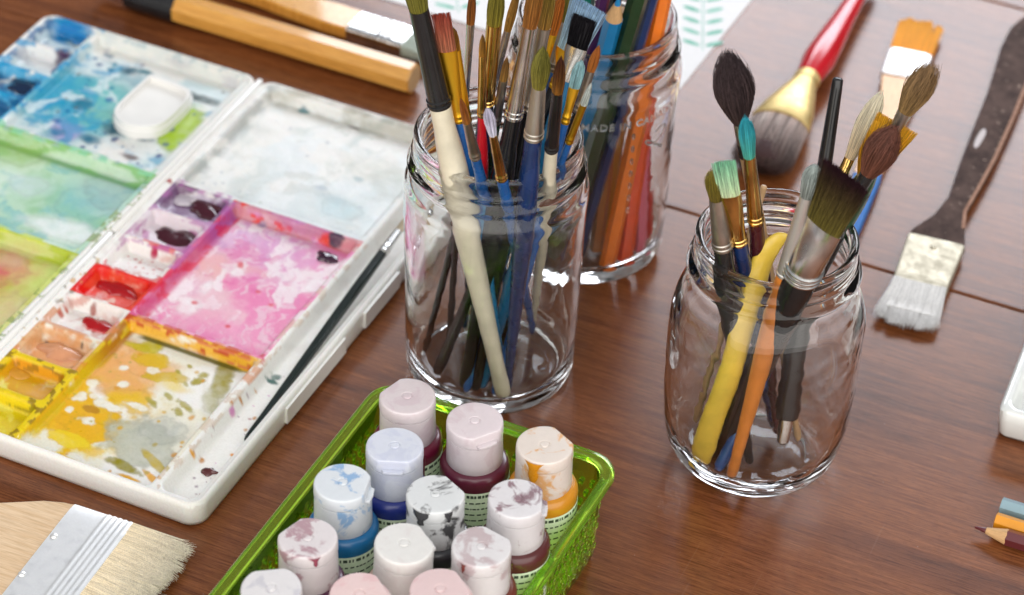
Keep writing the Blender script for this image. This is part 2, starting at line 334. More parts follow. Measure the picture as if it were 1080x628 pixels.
RW = [(2.75, 9.95, .35, 10.35, .45), (2.75, 9.95, 10.65, 20.75, .45), (2.75, 13.45, 21.1, 30.7, .45)]
SWV = [.35, 2.95, 5.5, 8.1, 10.7, 13.2, 15.85, 18.45, 20.85]
RW += [(10.2, 13.4, SWV[k] + .08, SWV[k + 1] - .08, .5) for k in range(8)]
LW = [(14.95, 24.35, 21.05, 30.75, .45), (14.95, 27.45, 13.55, 20.75, .45), (14.95, 27.45, 6.2, 13.25, .45), (14.95, 27.45, .35, 5.9, .45)]
LW += [(24.6, 27.45, 21.1 + k * 2.42, 21.1 + k * 2.42 + 2.24, .5) for k in range(4)]
CH = (.42, 2.45, .45, 30.75, .55)
def tray(name, u0, u1, v0, v1, wells, channel, painter_fn, rim=1.45, h=.065):
    nu = int((u1 - u0) / h) + 1; nv = int((v1 - v0) / h) + 1
    uu, vv = np.meshgrid(np.linspace(u0, u1, nu), np.linspace(v0, v1, nv)); sh = uu.shape
    u = uu.ravel().copy(); v = vv.ravel().copy(); rc = .85
    # pull outside points on to the rounded outline
    cx, cy_ = (u0 + u1) / 2, (v0 + v1) / 2
    dx = u - cx; dy = v - cy_; ex = (u1 - u0) / 2 - rc; ey = (v1 - v0) / 2 - rc
    ox = np.maximum(np.abs(dx) - ex, 0); oy = np.maximum(np.abs(dy) - ey, 0); L = np.hypot(ox, oy)
    k = np.where((ox > 0) & (oy > 0) & (L > rc), rc / np.maximum(L, 1e-6), 1.0)
    corner = (ox > 0) & (oy > 0)
    u = np.where(corner, cx + np.sign(dx) * (ex + ox * k), u); v = np.where(corner, cy_ + np.sign(dy) * (ey + oy * k), v)
    sd = sdrr(u, v, u0, u1, v0, v1, rc)
    z = np.full(len(u), rim) ; z -= .13 * ss(-.16, 0, sd) ** 2
    inner = ss(.22, .36, -sd); z = z - inner * .12      # dividers sit a little below the outer rim
    for (a0, a1, b0, b1, r) in wells:
        s_ = sdrr(u, v, a0, a1, b0, b1, r * .8); big = (a1 - a0) > 5
        fl = .74 if big else .62
        tilt = .12 * np.clip((b1 - v) / (b1 - b0), 0, 1) if big else .30 * np.clip((b1 - v) / (b1 - b0), 0, 1)
        d_ = ss(0, .34 if big else .42, -s_); z = np.where(s_ < 0, z * (1 - d_) + (fl + tilt) * d_, z)
    if channel:
        a0, a1, b0, b1, r = channel; s_ = sdrr(u, v, a0, a1, b0, b1, r); d_ = ss(0, .45, -s_); z = np.where(s_ < 0, z * (1 - d_) + .62 * d_, z)
    z += (fbm(u * 1.5, v * 1.5, 5, 3) - .5) * .02
    pt = Painter(u, v, z); painter_fn(pt)
    lum = pt.c.mean(1, keepdims=True); sat = pt.c.max(1, keepdims=True) - pt.c.min(1, keepdims=True); kk = np.clip((sat - .06) / .2, 0, 1)
    pt.c = np.clip(lum + (pt.c - lum) * (1 + .28 * kk), .003, .84) * (1 - .10 * kk)
    V = np.stack([-u, v, z], 1).reshape(nv, nu, 3); Cc = pt.c.reshape(nv, nu, 3)
    bi = [(0, i) for i in range(nu)] + [(j, nu - 1) for j in range(1, nv)] + [(nv - 1, i) for i in range(nu - 2, -1, -1)] + [(j, 0) for j in range(nv - 2, 0, -1)]
    verts = [tuple(p_) for p_ in V.reshape(-1, 3)]; cols = [tuple(c_) for c_ in Cc.reshape(-1, 3)]
    ids = np.arange(nu * nv).reshape(nv, nu)
    faces = np.stack([ids[:-1, :-1], ids[:-1, 1:], ids[1:, 1:], ids[1:, :-1]], -1).reshape(-1, 4).tolist()
    prev = [int(ids[j, i]) for j, i in bi]; nb = len(bi)
    for zz, off in ((rim - .3, .035), (.35, .0), (.12, -.05), (.06, -.15)):
        cur = []
        for j, i in bi:
            p_ = V[j, i]; cxx, cyy = -cx, cy_
            sdx = np.sign(p_[0] - cxx) * (1 if abs(p_[0] - cxx) > (u1 - u0) / 2 - rc else 0); sdy = np.sign(p_[1] - cyy) * (1 if abs(p_[1] - cyy) > (v1 - v0) / 2 - rc else 0)
            verts.append((p_[0] + sdx * off, p_[1] + sdy * off, zz)); cols.append(tuple(WHITE)); cur.append(len(verts) - 1)
        for a in range(nb): faces.append((prev[a], prev[(a + 1) % nb], cur[(a + 1) % nb], cur[a]))
        prev = cur
    faces.append(tuple(prev))
    mb = MB(); mb.v = verts; mb.f = [tuple(f) for f in faces]; mb.c = cols
    return mb.build(name, PALM, pal, angle=75)
def palette_material():
    m_, t, b = newmat('palette_plastic'); a = t.nodes.new('ShaderNodeVertexColor'); a.layer_name = 'Col'
    v = coords(t); n = noise(t, v, 1.4, 6, .65); n2 = noise(t, v, 9, 3, .6)
    c = mixc(t, a.outputs[0], ramp(t, n2, [(.25, (.90, .89, .88)), (.6, (1.02, 1.02, 1.02))]), .7, 'MULTIPLY')
    t.links.new(c, b.inputs['Base Color']); rrange(t, b, n, .16, .5); bump(t, b, n, .12, .0004)
    b.inputs['Subsurface Weight'].default_value = .12; b.inputs['Subsurface Scale'].default_value = .002; return m_
PALM = palette_material()

def paint_right(p):
    # ---- yellow well
    p.region(2.6, 10.1, .2, 10.5)
    p.wash((.78, .74, .55), .45, .6, .5, 3, .5)
    Y = (.72, .43, .02); YL = (.80, .60, .12); OL = (.30, .26, .05); GG = (.46, .47, .38); PE = (.74, .42, .20)
    gm = ss(4.6, 8.2, p.u + 1.2 * (fbm(p.nu * .8, p.nv * .8, 205) - .5)) * (1 - ss(6.0, 9.2, p.v)); n_ = fbm(p.nu * .8 + 3, p.nv * .8, 201, 5) + .10 * gm; p.mix(gm * ss(.50, .60, n_), YL, .8); p.mix(gm * ss(.58, .64, n_), Y, .9)
    p.blob(75, 440, 2.1, 1.6, Y, .95, .08, .45, 1.1, 1, edge=.25); p.blob(95, 455, 1.5, .8, Y, .9, .06, .6, 1.3, 9)
    p.blob(125, 410, 2.6, 1.0, (.72, .48, .10), .85, .12, .7, 1.0, 2, .5); p.blob(75, 465, 1.2, .5, YL, .9, .06, .5, 2, 77)
    p.blob(128, 388, 1.9, 1.5, PE, .9, .2, .5, .9, 3, .3, edge=.2); p.blob(155, 385, 1.6, .8, PE, .7, .3, .5, 1.4, 30)
    p.blob(160, 380, .9, .55, (.62, .42, .03), .85, .1, .5, 2, 4); p.blob(178, 398, 1.1, .4, (.55, .40, .05), .8, .1, .6, 2, 5, -.3)
    p.blob(160, 365, .55, .5, (.52, .45, .04), .8, .15, .4, 2, 6); p.blob(145, 365, .7, .25, (.5, .42, .03), .8, .2, .4, 2, 7)
    p.blob(150, 468, 2.0, 1.5, GG, .85, .12, .45, 1.2, 8, .4, edge=.35); p.blob(172, 455, 1.1, 1.0, (.36, .38, .33), .6, .3, .5, 2, 88)
    p.blob(130, 493, 1.0, .3, (.28, .24, .04), .9, .15, .6, 2, 10, .1); p.blob(165, 490, 1.3, .2, (.50, .38, .08), .8, .2, .5, 2, 11, .5)
    p.blob(235, 400, .45, 1.7, OL, .85, .2, .5, 1.6, 12, -.35); p.blob(222, 425, .4, 1.0, (.42, .40, .22), .7, .3, .6, 2, 13, -.6); p.blob(246, 385, .8, .35, (.24, .24, .04), .9, .2, .5, 2, 131)
    for (x, y, a, b_) in ((195, 428, .6, .18), (208, 402, .25, .4), (196, 405, .22, .12), (188, 392, .2, .1), (178, 418, .3, .15), (188, 434, .45, .22), (200, 386, .15, .1), (215, 395, .22, .3), (160, 425, .5, .15)):
        p.blob(x, y, a, b_, (.36, .31, .07), .85, .2, .75, 2.6, int(x + y), .5)
    p.blob(185, 408, .8, .3, YL, .5, .3, .6, 2, 14)
    p.blob(96, 432, .45, .22, (.42, .22, .03), .85, .15, .35, 3, 15); p.blob(135, 505, .6, .12, (.70, .36, .03), .8, .2, .4, 3, 16); p.blob(160, 505, .6, .15, (.78, .38, .03), .8, .2, .5, 3, 17, .4)
    for (x, y, a, b_) in ((160, 390, .3, .25), (130, 388, .22, .18), (130, 406, .25, .3), (97, 404, .25, .25), (85, 418, .3, .35), (108, 425, .35, .25), (72, 432, .22, .2), (92, 445, .6, .25), (78, 485, .5, .28), (118, 430, .5, .2), (145, 428, .6, .2), (98, 418, .2, .2), (75, 405, .15, .25)):
        p.blob(x, y, a, b_, (.80, .78, .68), .92, .14, .85, 2.2, int(x * 3 + y))
    p.specks(40, .04, .16, [(.6, .36, .04), (.4, .33, .1), (.6, .3, .06)], 4, (3, 9.8, .5, 9.8), .7)
    # walls of the yellow well
    wl = (p.u > 9.35) & (p.u < 10.1); p.mix(wl * ss(9.3, 9.6, p.u) * ss(.2, 2, p.v) * ss(.35, .55, fbm(p.nu * 2, p.nv * .9, 21)), (.62, .46, .05), .9)
    p.mix(ss(9.3, 9.6, p.u) * ss(6, 8.5, p.v) * ss(.4, .5, fbm(p.nu * 2, p.nv * .7, 22)), (.38, .15, .03), .85)
    p.mix(ss(9.85, 10.05, p.v) * ss(.28, .45, fbm(p.nu * .8, p.nv, 23)), (.74, .40, .04), .85)
    p.mix(ss(9.65, 9.8, p.v) * (1 - ss(9.95, 10.1, p.v)) * ss(3.3, 3.9, p.u) * (1 - ss(8.7, 9.3, p.u)), (.10, .09, .01), .95)
    p.mix(ss(9.95, 10.15, p.v) * ss(.58, .66, fbm(p.nu * 1.2, p.nv * 2, 24)), (.42, .05, .01), .9)
    # ---- pink well
    p.region(2.6, 10.1, 10.5, 20.95)
    p.mix(np.ones(len(p.u)), (.80, .50, .58), .8)
    PK = (.80, .26, .46); VI = (.62, .34, .60)
    p.wash(PK, .30, .55, .45, 31, .85); p.wash((.84, .56, .62), .48, .64, .6, 32, .6); p.wash((.78, .28, .46), .55, .70, .8, 33, .55)
    p.blob(290, 245, 2.0, 2.2, VI, .6, .5, .5, .8, 34, .4); p.blob(250, 240, 1.2, 2.2, (.68, .48, .70), .6, .5, .5, .7, 35); p.blob(300, 275, 1.6, 1.6, (.66, .40, .62), .5, .5, .6, 1, 36)
    p.blob(205, 330, 1.6, .8, (.80, .36, .50), .5, .4, .5, 1, 360); p.blob(250, 355, 2.0, 1.4, (.82, .42, .56), .55, .4, .5, .8, 361)
    p.blob(225, 280, .8, .9, (.80, .45, .42), .6, .35, .6, 1.5, 37); p.blob(262, 283, 1.2, .35, (.78, .42, .44), .55, .3, .6, 1.5, 38); p.blob(190, 300, .9, .7, (.66, .42, .60), .5, .4, .5, 1.2, 380)
    p.wash((.86, .78, .80), .55, .63, .75, 210, .8, 1.5, .7); p.wash((.84, .70, .74), .58, .64, 1.6, 211, .6, 1.6, .7); p.wash((.66, .16, .36), .66, .74, 1.1, 212, .5, .6, 1.4); p.wash((.50, .28, .50), .64, .74, .6, 213, .45)
    for (x, y, a, b_) in ((200, 322, .75, .65), (218, 302, .3, .5), (252, 285, .3, .8), (330, 300, .35, .6)):
        p.blob(x, y, a, b_, (.86, .78, .80), .8, .3, .75, 2.2, int(x + 2 * y))
    p.mix((1 - ss(10.8, 12.6, p.v)) * ss(.35, .6, fbm(p.nu * .8, p.nv * .8, 214)), (.80, .22, .44), .5)
    for (x, y) in ((254, 278), (253, 281), (205, 320), (272, 308), (286, 322), (240, 345)):
        p.blob(x, y, .16, .14, (.62, .10, .12), .8, .3, .4, 4, x)
    p.mix(ss(9.25, 9.6, p.u), (.58, .10, .22), .8); p.mix(ss(9.3, 9.6, p.u) * ss(16.5, 19, p.v), (.30, .10, .32), .7); p.mix(ss(9.3, 9.5, p.u) * ss(.5, .62, fbm(p.nu * 1.5, p.nv * 1.2, 39)), (.62, .05, .08), .7)
    p.mix(ss(20.1, 20.4, p.v) * ss(.3, .5, fbm(p.nu, p.nv * 2, 40)), (.60, .28, .28), .75); p.mix(ss(20.2, 20.5, p.v) * ss(.56, .62, fbm(p.nu * 1.6, p.nv * 2, 41)), (.70, .06, .03), .9)
    p.blob(290, 224, 2.2, .6, (.50, .24, .34), .6, .4, .5, 1, 42); p.blob(320, 240, 1.8, .5, (.50, .22, .46), .6, .4, .5, 1, 43); p.blob(355, 258, .4, .25, (.06, .02, .06), .95, .15, .3, 3, 44)
    p.blob(276, 237, .3, .2, (.2, .16, .3), .8, .2, .3, 3, 45)
    # ---- white well
    p.region(2.6, 13.6, 20.95, 31)
    p.wash((.48, .55, .53), .46, .64, .5, 51, .6, 1.4, .6); p.wash((.72, .78, .80), .4, .55, .4, 52, .6); p.wash((.45, .47, .42), .60, .72, .9, 53, .35)
    p.mix(ss(29.3, 30.3, p.v) * ss(.3, .6, fbm(p.nu * .9, p.nv, 54)), (.36, .34, .26), .55); p.mix((1 - ss(3.1, 4.3, p.u)) * ss(27, 30, p.v), (.4, .38, .3), .4)
    p.mix(ss(12.6, 13.2, p.u) * ss(.45, .6, fbm(p.nu, p.nv * 1.2, 55)), (.28, .32, .32), .5)
    p.blob(320, 112, .35, .22, (.03, .17, .20), .95, .15, .3, 3, 56, z=1.1); p.blob(373, 131, .4, .12, (.15, .13, .13), .8, .2, .4, 3, 57, z=1.0)
    p.blob(378, 189, .3, .2, (.25, .38, .42), .7, .3, .4, 3, 58); p.blob(362, 222, 1.2, .7, (.52, .68, .72), .6, .5, .5, 1.2, 59); p.blob(350, 210, .8, .3, (.45, .55, .58), .5, .4, .6, 2, 60); p.blob(339, 199, .3, .2, (.4, .48, .55), .6, .4, .5, 2, 61)
    p.blob(395, 180, 2, .9, (.60, .60, .52), .5, .5, .6, 1, 62); p.blob(255, 130, 1.5, .4, (.5, .52, .48), .5, .5, .6, 1, 63)
    p.specks(35, .05, .18, [(.4, .45, .5), (.35, .4, .45), (.45, .5, .42)], 9, (3, 13, 21.5, 30), .5)
    # ---- small wells (bottom to top)
    cols = [((.80, .68, .05), (.66, .50, .02), .9), ((.78, .70, .10), (.62, .30, .02), .85), ((.78, .74, .62), (.66, .34, .14), .6), ((.78, .72, .68), (.5, .1, .06), .1),
            ((.80, .40, .30), (.62, .03, .02), .9), ((.78, .72, .70), (.6, .2, .15), .1), ((.70, .60, .66), (.36, .06, .24), .6), ((.46, .38, .52), (.12, .03, .12), .9)]
    for k, (c1, c2, amt) in enumerate(cols):
        p.region(10.05, 13.55, SWV[k], SWV[k + 1]); p.wash(c1, .2, .4, 1, 70 + k, .8); p.wash(c2, .62 - .22 * amt, .70 - .15 * amt, .8, 80 + k, .4 + .5 * amt)
    p.region(10.0, 13.6, SWV[1] + .1, SWV[2] + .2); p.mix(ss(SWV[2] - .55, SWV[2] - .3, p.v), (.70, .34, .02), .9); p.mix(ss(SWV[2] - .55, SWV[2] - .3, p.v) * ss(.55, .6, fbm(p.nu * 2, p.nv * 2, 90)), (.30, .16, .02), .8)
    p.region(10.0, 13.6, .2, SWV[1] + .2); p.mix(ss(SWV[1] - .5, SWV[1] - .2, p.v), (.78, .62, .03), .9); p.mix(ss(SWV[1] - .5, SWV[1] - .3, p.v) * ss(.56, .6, fbm(p.nu * 2, p.nv * 2, 91)), (.22, .18, .02), .8)
    p.region(10.0, 13.6, SWV[4], SWV[5]); p.mix(ss(12.3, 12.9, p.u), (.70, .05, .03), .85); p.mix(ss(SWV[5] - .6, SWV[5] - .3, p.v) * ss(.42, .5, fbm(p.nu * 1.5, p.nv * 2, 92)), (.66, .06, .03), .85)
    p.region(10.0, 13.6, SWV[3], SWV[4]); p.specks(9, .06, .2, [(.3, .05, .03), (.45, .08, .05)], 12, (10.5, 13.2, 8.4, 10.4)); p.blob(107, 345, .9, .5, (.60, .02, .02), .95, .15, .3, 2, 93)
    p.region(10.0, 13.6, SWV[5], SWV[6]); p.specks(35, .03, .09, [(.55, .12, .1), (.5, .1, .12)], 13, (10.4, 13.2, 13.3, 15.2), .7); p.blob(163, 268, .2, .2, (.4, .03, .08), .9, .2, .3, 3, 94, z=.9)
    p.region(10.0, 13.6, SWV[2], SWV[3]); p.blob(60, 372, 1.5, 1.0, (.70, .36, .18), .95, .15, .3, 1.3, 95); p.blob(62, 372, .7, .4, (.55, .10, .10), .7, .4, .4, 2, 96, .4); p.specks(8, .05, .14, [(.06, .06, .05), (.4, .2, .08)], 14, (10.4, 13.2, 5.8, 8))
    # divider rims stained
    p.clip = np.ones(len(p.u), bool)
    hi = (p.z > 1.2) & (p.u > 2.3) & (p.u < 13.6) & (p.v > .3) & (p.v < 21.2)
    st = ss(.50, .60, fbm(p.nu * 1.4, p.nv * 1.4, 97))
    low = hi & (p.v < 5.7) & (p.u > 9.7); p.mix(low * 1.0, (.74, .58, .06), .85)
    p.mix(low * ss(.56, .62, fbm(p.nu * 2.3, p.nv * 2.3, 98)), (.20, .12, .02), .8)
    p.mix((hi & (p.v >= 5.7) & (p.v < 10.8)) * st, (.60, .24, .10), .65); p.mix((hi & (p.v > 10.4) & (p.v < 16) & (p.u > 9.7)) * st, (.60, .05, .06), .7)
    p.mix((hi & (p.v > 14.5) & (p.u > 9.7)) * ss(.42, .55, fbm(p.nu * 1.6, p.nv * 1.6, 99)), (.42, .14, .36), .6); p.mix((hi & (p.v > 10.2) & (p.v < 10.9) & (p.u < 9.9)) * ss(.5, .6, fbm(p.nu * 2, p.nv * 2, 100)), (.5, .1, .08), .7)
    p.mix((hi & (p.u < 3)) * ss(.52, .6, fbm(p.nu * 3, p.nv * 2, 101)), (.62, .50, .40), .6)
    # channel and rim specks
    p.region(.2, 2.6, .3, 12); p.specks(38, .03, .11, [(.5, .22, .05), (.35, .1, .1), (.3, .2, .25), (.6, .3, .5)], 20, (.7, 2.4, .7, 11), .8)
    p.blob(288, 400, .35, .15, (.05, .13, .11), .9, .2, .5, 3, 102); p.blob(291, 395, .25, .2, (.05, .13, .11), .9, .2, .5, 3, 103); p.blob(245, 437, .1, .25, (.65, .25, .5), .8, .2, .4, 3, 104); p.blob(203, 484, .12, .1, (.75, .35, .03), .9, .2, .3, 4, 105); p.blob(245, 477, .13, .11, (.72, .28, .03), .9, .2, .3, 4, 106)
    p.region(.2, 2.6, 12, 31); p.wash((.62, .60, .56), .5, .65, .8, 107, .35)
    p.region(13.2, 14.3, .2, 31); p.specks(30, .04, .15, [(.6, .35, .15), (.4, .2, .1), (.55, .4, .2), (.2, .15, .1)], 21, (13.3, 14, .5, 14), .7)
    p.region(13.3, 14.3, 13, 31); p.wash((.66, .62, .58), .5, .6, 1, 108, .4); p.blob(178, 193, .2, .15, (.35, .06, .06), .9, .2, .3, 4, 109, z=1.3)
def paint_left(p):
    p.region(14.7, 24.5, 20.9, 31)
    TE = (.10, .40, .48); BL = (.04, .28, .48); GR = (.22, .48, .40)
    p.wash((.50, .64, .66), .3, .5, .5, 120, .8)
    p.blob(75, 112, 3.2, 2.6, TE, .8, .4, .6, .7, 121); p.blob(100, 98, 2.6, 1.4, (.18, .48, .46), .75, .4, .6, .8, 122); p.blob(62, 95, 1.5, 2.2, BL, .6, .5, .5, .9, 123)
    p.blob(68, 138, .9, .7, (.45, .36, .62), .75, .35, .5, 1.5, 124, .5); p.blob(120, 75, 2.0, .8, (.10, .28, .36), .6, .4, .7, 1.2, 125); p.blob(100, 70, 1, .8, (.70, .76, .76), .7, .3, .5, 1.2, 1250)
    p.blob(105, 125, 1.0, .8, GR, .8, .35, .5, 1.2, 126); p.wash((.72, .80, .82), .56, .66, .9, 127, .7); p.wash(BL, .60, .70, .8, 128, .6)
    for (x, y, a, b_, c_) in ((87, 110, .5, .5, (.01, .14, .22)), (135, 74, .45, .35, (.01, .08, .12)), (150, 75, .5, .25, (.01, .14, .18)), (125, 138, .8, .5, (.005, .06, .10)), (95, 148, .6, .35, (.01, .12, .2)), (60, 140, .4, .3, (.01, .16, .3)), (115, 58, .3, .25, (.01, .12, .22)), (245, 90, .55, .22, (.02, .05, .28)), (188, 71, .8, .1, (.10, .14, .28)), (160, 142, .7, .25, (.05, .08, .09)), (60, 128, .25, .2, (.02, .1, .3)), (136, 166, .5, .2, (.10, .04, .03)), (210, 103, 1.2, .3, (.07, .10, .10)), (113, 52, .2, .2, (.02, .12, .3)), (154, 146, .5, .5, (.14, .18, .2))):
        p.blob(x, y, a, b_, c_, .85, .3, .45, 2.2, int(x + y))
    p.blob(190, 138, 1.1, 2.3, (.34, .48, .06), .95, .12, .28, 1.4, 129, -.25, edge=.4); p.blob(198, 130, .5, .9, (.50, .62, .26), .6, .4, .6, 2, 1290, -.2)
    p.blob(150, 155, 1.4, .5, (.72, .74, .72), .8, .3, .5, 1.2, 1291); p.specks(60, .05, .22, [(.01, .12, .3), (.02, .2, .3), (.03, .06, .2), (.08, .1, .1)], 30, (15.2, 24, 21.5, 30.5), .8)
    p.mix(ss(29.6, 30.2, p.v), (.74, .72, .66), .75); p.mix((1 - ss(15.2, 15.6, p.u)), (.76, .76, .72), .8)
    # green well
    p.region(14.7, 27.6, 13.4, 20.9)
    p.c[p.clip] = (.50, .68, .54); p.wash((.30, .52, .30), .45, .62, .4, 131, .7, .7, 1.3); p.wash((.66, .78, .68), .50, .64, .5, 132, .8); p.wash((.24, .50, .52), .56, .68, .7, 133, .6)
    p.blob(95, 215, 1.8, 1.6, (.26, .52, .54), .7, .5, .6, .8, 134); p.blob(115, 200, 1.4, 1.5, (.30, .42, .42), .6, .4, .6, .9, 135); p.blob(70, 245, 2.2, .8, (.74, .80, .78), .9, .3, .5, 1, 136); p.blob(30, 195, 1, .8, (.60, .70, .72), .6, .4, .5, 1, 137)
    p.mix(ss(19.7, 20.0, p.v) * (1 - ss(20.1, 20.4, p.v)), (.12, .30, .10), .7); p.mix(ss(20.1, 20.4, p.v), (.60, .74, .56), .6); p.mix(ss(19.8, 20.3, p.v) * ss(.45, .58, fbm(p.nu * .7, p.nv, 215)), (.22, .46, .16), .75); p.blob(15, 160, 2, 1, (.30, .48, .14), .7, .5, .5, 1, 138)
    # olive well
    p.region(14.7, 27.6, 5.9, 13.4)
    p.c[p.clip] = (.62, .68, .28); p.wash((.44, .52, .10), .42, .60, .5, 141, .75); p.wash((.72, .74, .46), .52, .66, .6, 142, .7)
    p.blob(5, 285, 1.4, 1.6, (.58, .16, .18), .8, .4, .6, 1, 143); p.blob(12, 275, .8, .6, (.62, .48, .34), .6, .4, .6, 1.5, 144); p.mix(ss(12.3, 12.7, p.v), (.66, .68, .36), .6); p.mix(ss(12.4, 12.9, p.v) * ss(.42, .56, fbm(p.nu * .7, p.nv, 216)), (.40, .48, .06), .8)
    p.blob(3, 330, 1, 1.5, (.66, .52, .34), .7, .4, .5, 1, 145)
    p.region(14.7, 27.6, .3, 5.9); p.wash((.60, .62, .35), .4, .6, .5, 146, .8)
    # small blue wells
    for k in range(4):
        v0 = 21.1 + k * 2.42; p.region(24.5, 27.6, v0 - .1, v0 + 2.34)
        p.wash((.05, .36, .60) if k < 2 else (.5, .62, .66), .2, .4, 1, 150 + k, .85); p.wash((.006, .07, .20), .5, .62, .9, 160 + k, .85)
    p.region(24.5, 27.6, 28.3, 31); p.blob(75, 38, 1.2, .9, (.01, .20, .46), .95, .2, .3, 1, 170); p.blob(84, 48, .8, .35, (.55, .62, .56), .8, .3, .4, 2, 171)
    p.region(24.5, 27.6, 25.8, 28.4); p.blob(45, 62, 1.6, .9, (.74, .74, .74), .8, .3, .3, 1, 172); p.blob(68, 66, .5, .4, (.05, .02, .08), .9, .2, .5, 2, 173)
    # rim stains
    p.clip = np.ones(len(p.u), bool)
    hi = (p.z > 1.2)
    p.mix((hi & (p.v > 21.2) & (p.u > 24)) * ss(.50, .58, fbm(p.nu * 1.8, p.nv * 1.8, 175)), (.03, .26, .48), .75)
    p.mix((hi & (p.v > 20.6) & (p.u > 15) & (p.u < 24)) * ss(.52, .6, fbm(p.nu * 2.2, p.nv * 2.2, 176)), (.3, .42, .46), .5)
    p.mix((hi & (p.v < 21.3) & (p.v > 20.5) & (p.u > 14.9)) * ss(.45, .55, fbm(p.nu * 1.3, p.nv * 1.3, 177)), (.30, .62, .42), .7)
    p.mix((hi & (p.v < 13.7) & (p.v > 13.2) & (p.u > 14.9)) * ss(.4, .55, fbm(p.nu * 1.3, p.nv * 1.3, 178)), (.62, .68, .14), .7)
    p.mix((hi & (p.u < 15) & (p.v < 20)) * ss(.56, .62, fbm(p.nu * 3, p.nv * 3, 179)), (.25, .33, .12), .7)
tray('right_tray', 0.0, 14.0, 0.0, 31.1, RW, CH, paint_right)
tray('left_tray', 14.32, 27.9, 0.0, 31.1, LW, None, paint_left)
PW = paint_mat((.80, .79, .76), .3, 'white_plastic', .05)
hg = MB()
for k in range(2):
    v0 = .3 + k * 15.4; hg.loft([(v0, .16, .16), (v0 + .05, .2, .2), (v0 + 15.1, .2, .2), (v0 + 15.2, .16, .16)], 14, True, Matrix.Translation((-14.16, 0, 1.32)) @ Matrix.Rotation(R_(-90), 4, 'X'))
hg.build('hinge', PW, pal)
lt = MB(); 
for v0, v1 in ((15.9, 19.6),): lt.box(-.02, .16, v0, v1, .35, 1.3)
lt.box(-.03, .14, 8.0, 13.9, .3, 1.22)
lt.build('latch', PW, pal)
# thumb rest in the blue well
tpx = [(154, 83), (160, 78), (201, 94), (204, 101), (198, 109), (180, 127), (172, 133), (160, 137), (145, 137), (131, 134), (121, 127), (118, 119), (124, 110)]
def smooth_outline(pts, it=2):
    P = np.array(pts, float)
    for _ in range(it):
        Q = np.roll(P, -1, 0); P = np.stack([P * .75 + Q * .25, P * .25 + Q * .75], 1).reshape(-1, 2)
    return P
tp = [(-uvp(x, y, 1.45)[0], uvp(x, y, 1.45)[1]) for x, y in tpx]; tp = smooth_outline(tp, 1)
th = MB().prism(tp, .45, 1.30, .07); cc_ = np.mean(tp, axis=0)
inner = (tp - cc_) * .80 + cc_ + [0, -.05]
th.build('thumb_rest', PW, pal)
ri = MB(); n = len(tp)
o1 = (tp - cc_) * .97 + cc_; o2 = (tp - cc_) * .84 + cc_
vs = [(*q, 1.2) for q in o1] + [(*q, 1.60) for q in (o1 - cc_) * .98 + cc_] + [(*q, 1.60) for q in (o2 - cc_) * 1.02 + cc_] + [(*q, 1.28) for q in o2]
ri.add(vs, [(k * n + i, k * n + (i + 1) % n, (k + 1) * n + (i + 1) % n, (k + 1) * n + i) for k in range(3) for i in range(n)]).build('thumb_rest_rim', PW, pal)
# wet paint
def puddle(x, y, ru, rv, colr, h=.1, z=.5, seed=1, rough=.12, label=None, rot=0):
    u, v = uvp(x, y, z); n = 40; rings = 9; vs = [(-u, v, z + h)]; r_ = random.Random(seed); ph = [r_.uniform(0, 6.28) for _ in range(6)]
    for k in range(1, rings + 1):
        t = k / rings
        for i in range(n):
            a = 2 * math.pi * i / n; w = 1 + sum(math.sin(a * (j + 2) + ph[j]) * .13 / (1 + j * .35) for j in range(6))
            ex, ey = math.cos(a) * ru * w * t, math.sin(a) * rv * w * t
            xx, yy = ex * math.cos(rot) - ey * math.sin(rot), ex * math.sin(rot) + ey * math.cos(rot)
            zz = z + h * (1 - t ** 3) + .25 * h * math.sin(3 * xx / ru + ph[0]) * math.cos(2.5 * yy / rv + ph[1]) * (1 - t) - (.08 if k == rings else 0)
            vs.append((-u + xx, v + yy, zz))
    fs = [(0, 1 + i, 1 + (i + 1) % n) for i in range(n)] + [(1 + k * n + i, 1 + k * n + (i + 1) % n, 1 + (k + 1) * n + (i + 1) % n, 1 + (k + 1) * n + i) for k in range(rings - 1) for i in range(n)]
    o = MB().add(vs, fs).build('paint_blob', paint_mat(colr, rough, 'wet_paint', .35, .6), pal)
    if label: o['label'] = label
puddle(220, 498, .40, .30, (.09, .02, .02), .13, .62, 2, label='dark brown paint drop in the brush channel')
puddle(124, 305, 1.05, .62, (.42, .004, .008), .12, .78, 3, label='bright red wet paint')
puddle(104, 344, .95, .55, (.40, .004, .008), .10, .74, 4, label='crimson red wet paint')
puddle(219, 219, 1.0, .95, (.060, .006, .016), .14, .82, 5, label='dark maroon cake of paint')
puddle(196, 209, .7, .6, (.50, .45, .50), .10, .85, 15, label='greyish lilac paint')
puddle(184, 251, 1.3, .72, (.055, .005, .014), .12, .78, 6, label='long maroon cake of paint', rot=-.1)
puddle(345, 271, .55, .42, (.04, .01, .03), .10, .84, 7, label='round dark plum blot')
puddle(62, 373, 1.1, .8, (.60, .27, .13), .26, .70, 8, .35, label='peach coloured mound of paint')
puddle(14, 392, .9, .5, (.60, .28, .02), .15, .70, 9, .3, label='thick ochre paint')
puddle(26, 92, 1.1, .9, (.004, .02, .06), .12, .78, 10, label='near black blue paint')
puddle(80, 38, 1.0, .6, (.01, .17, .42), .10, .85, 11, label='cobalt blue paint')

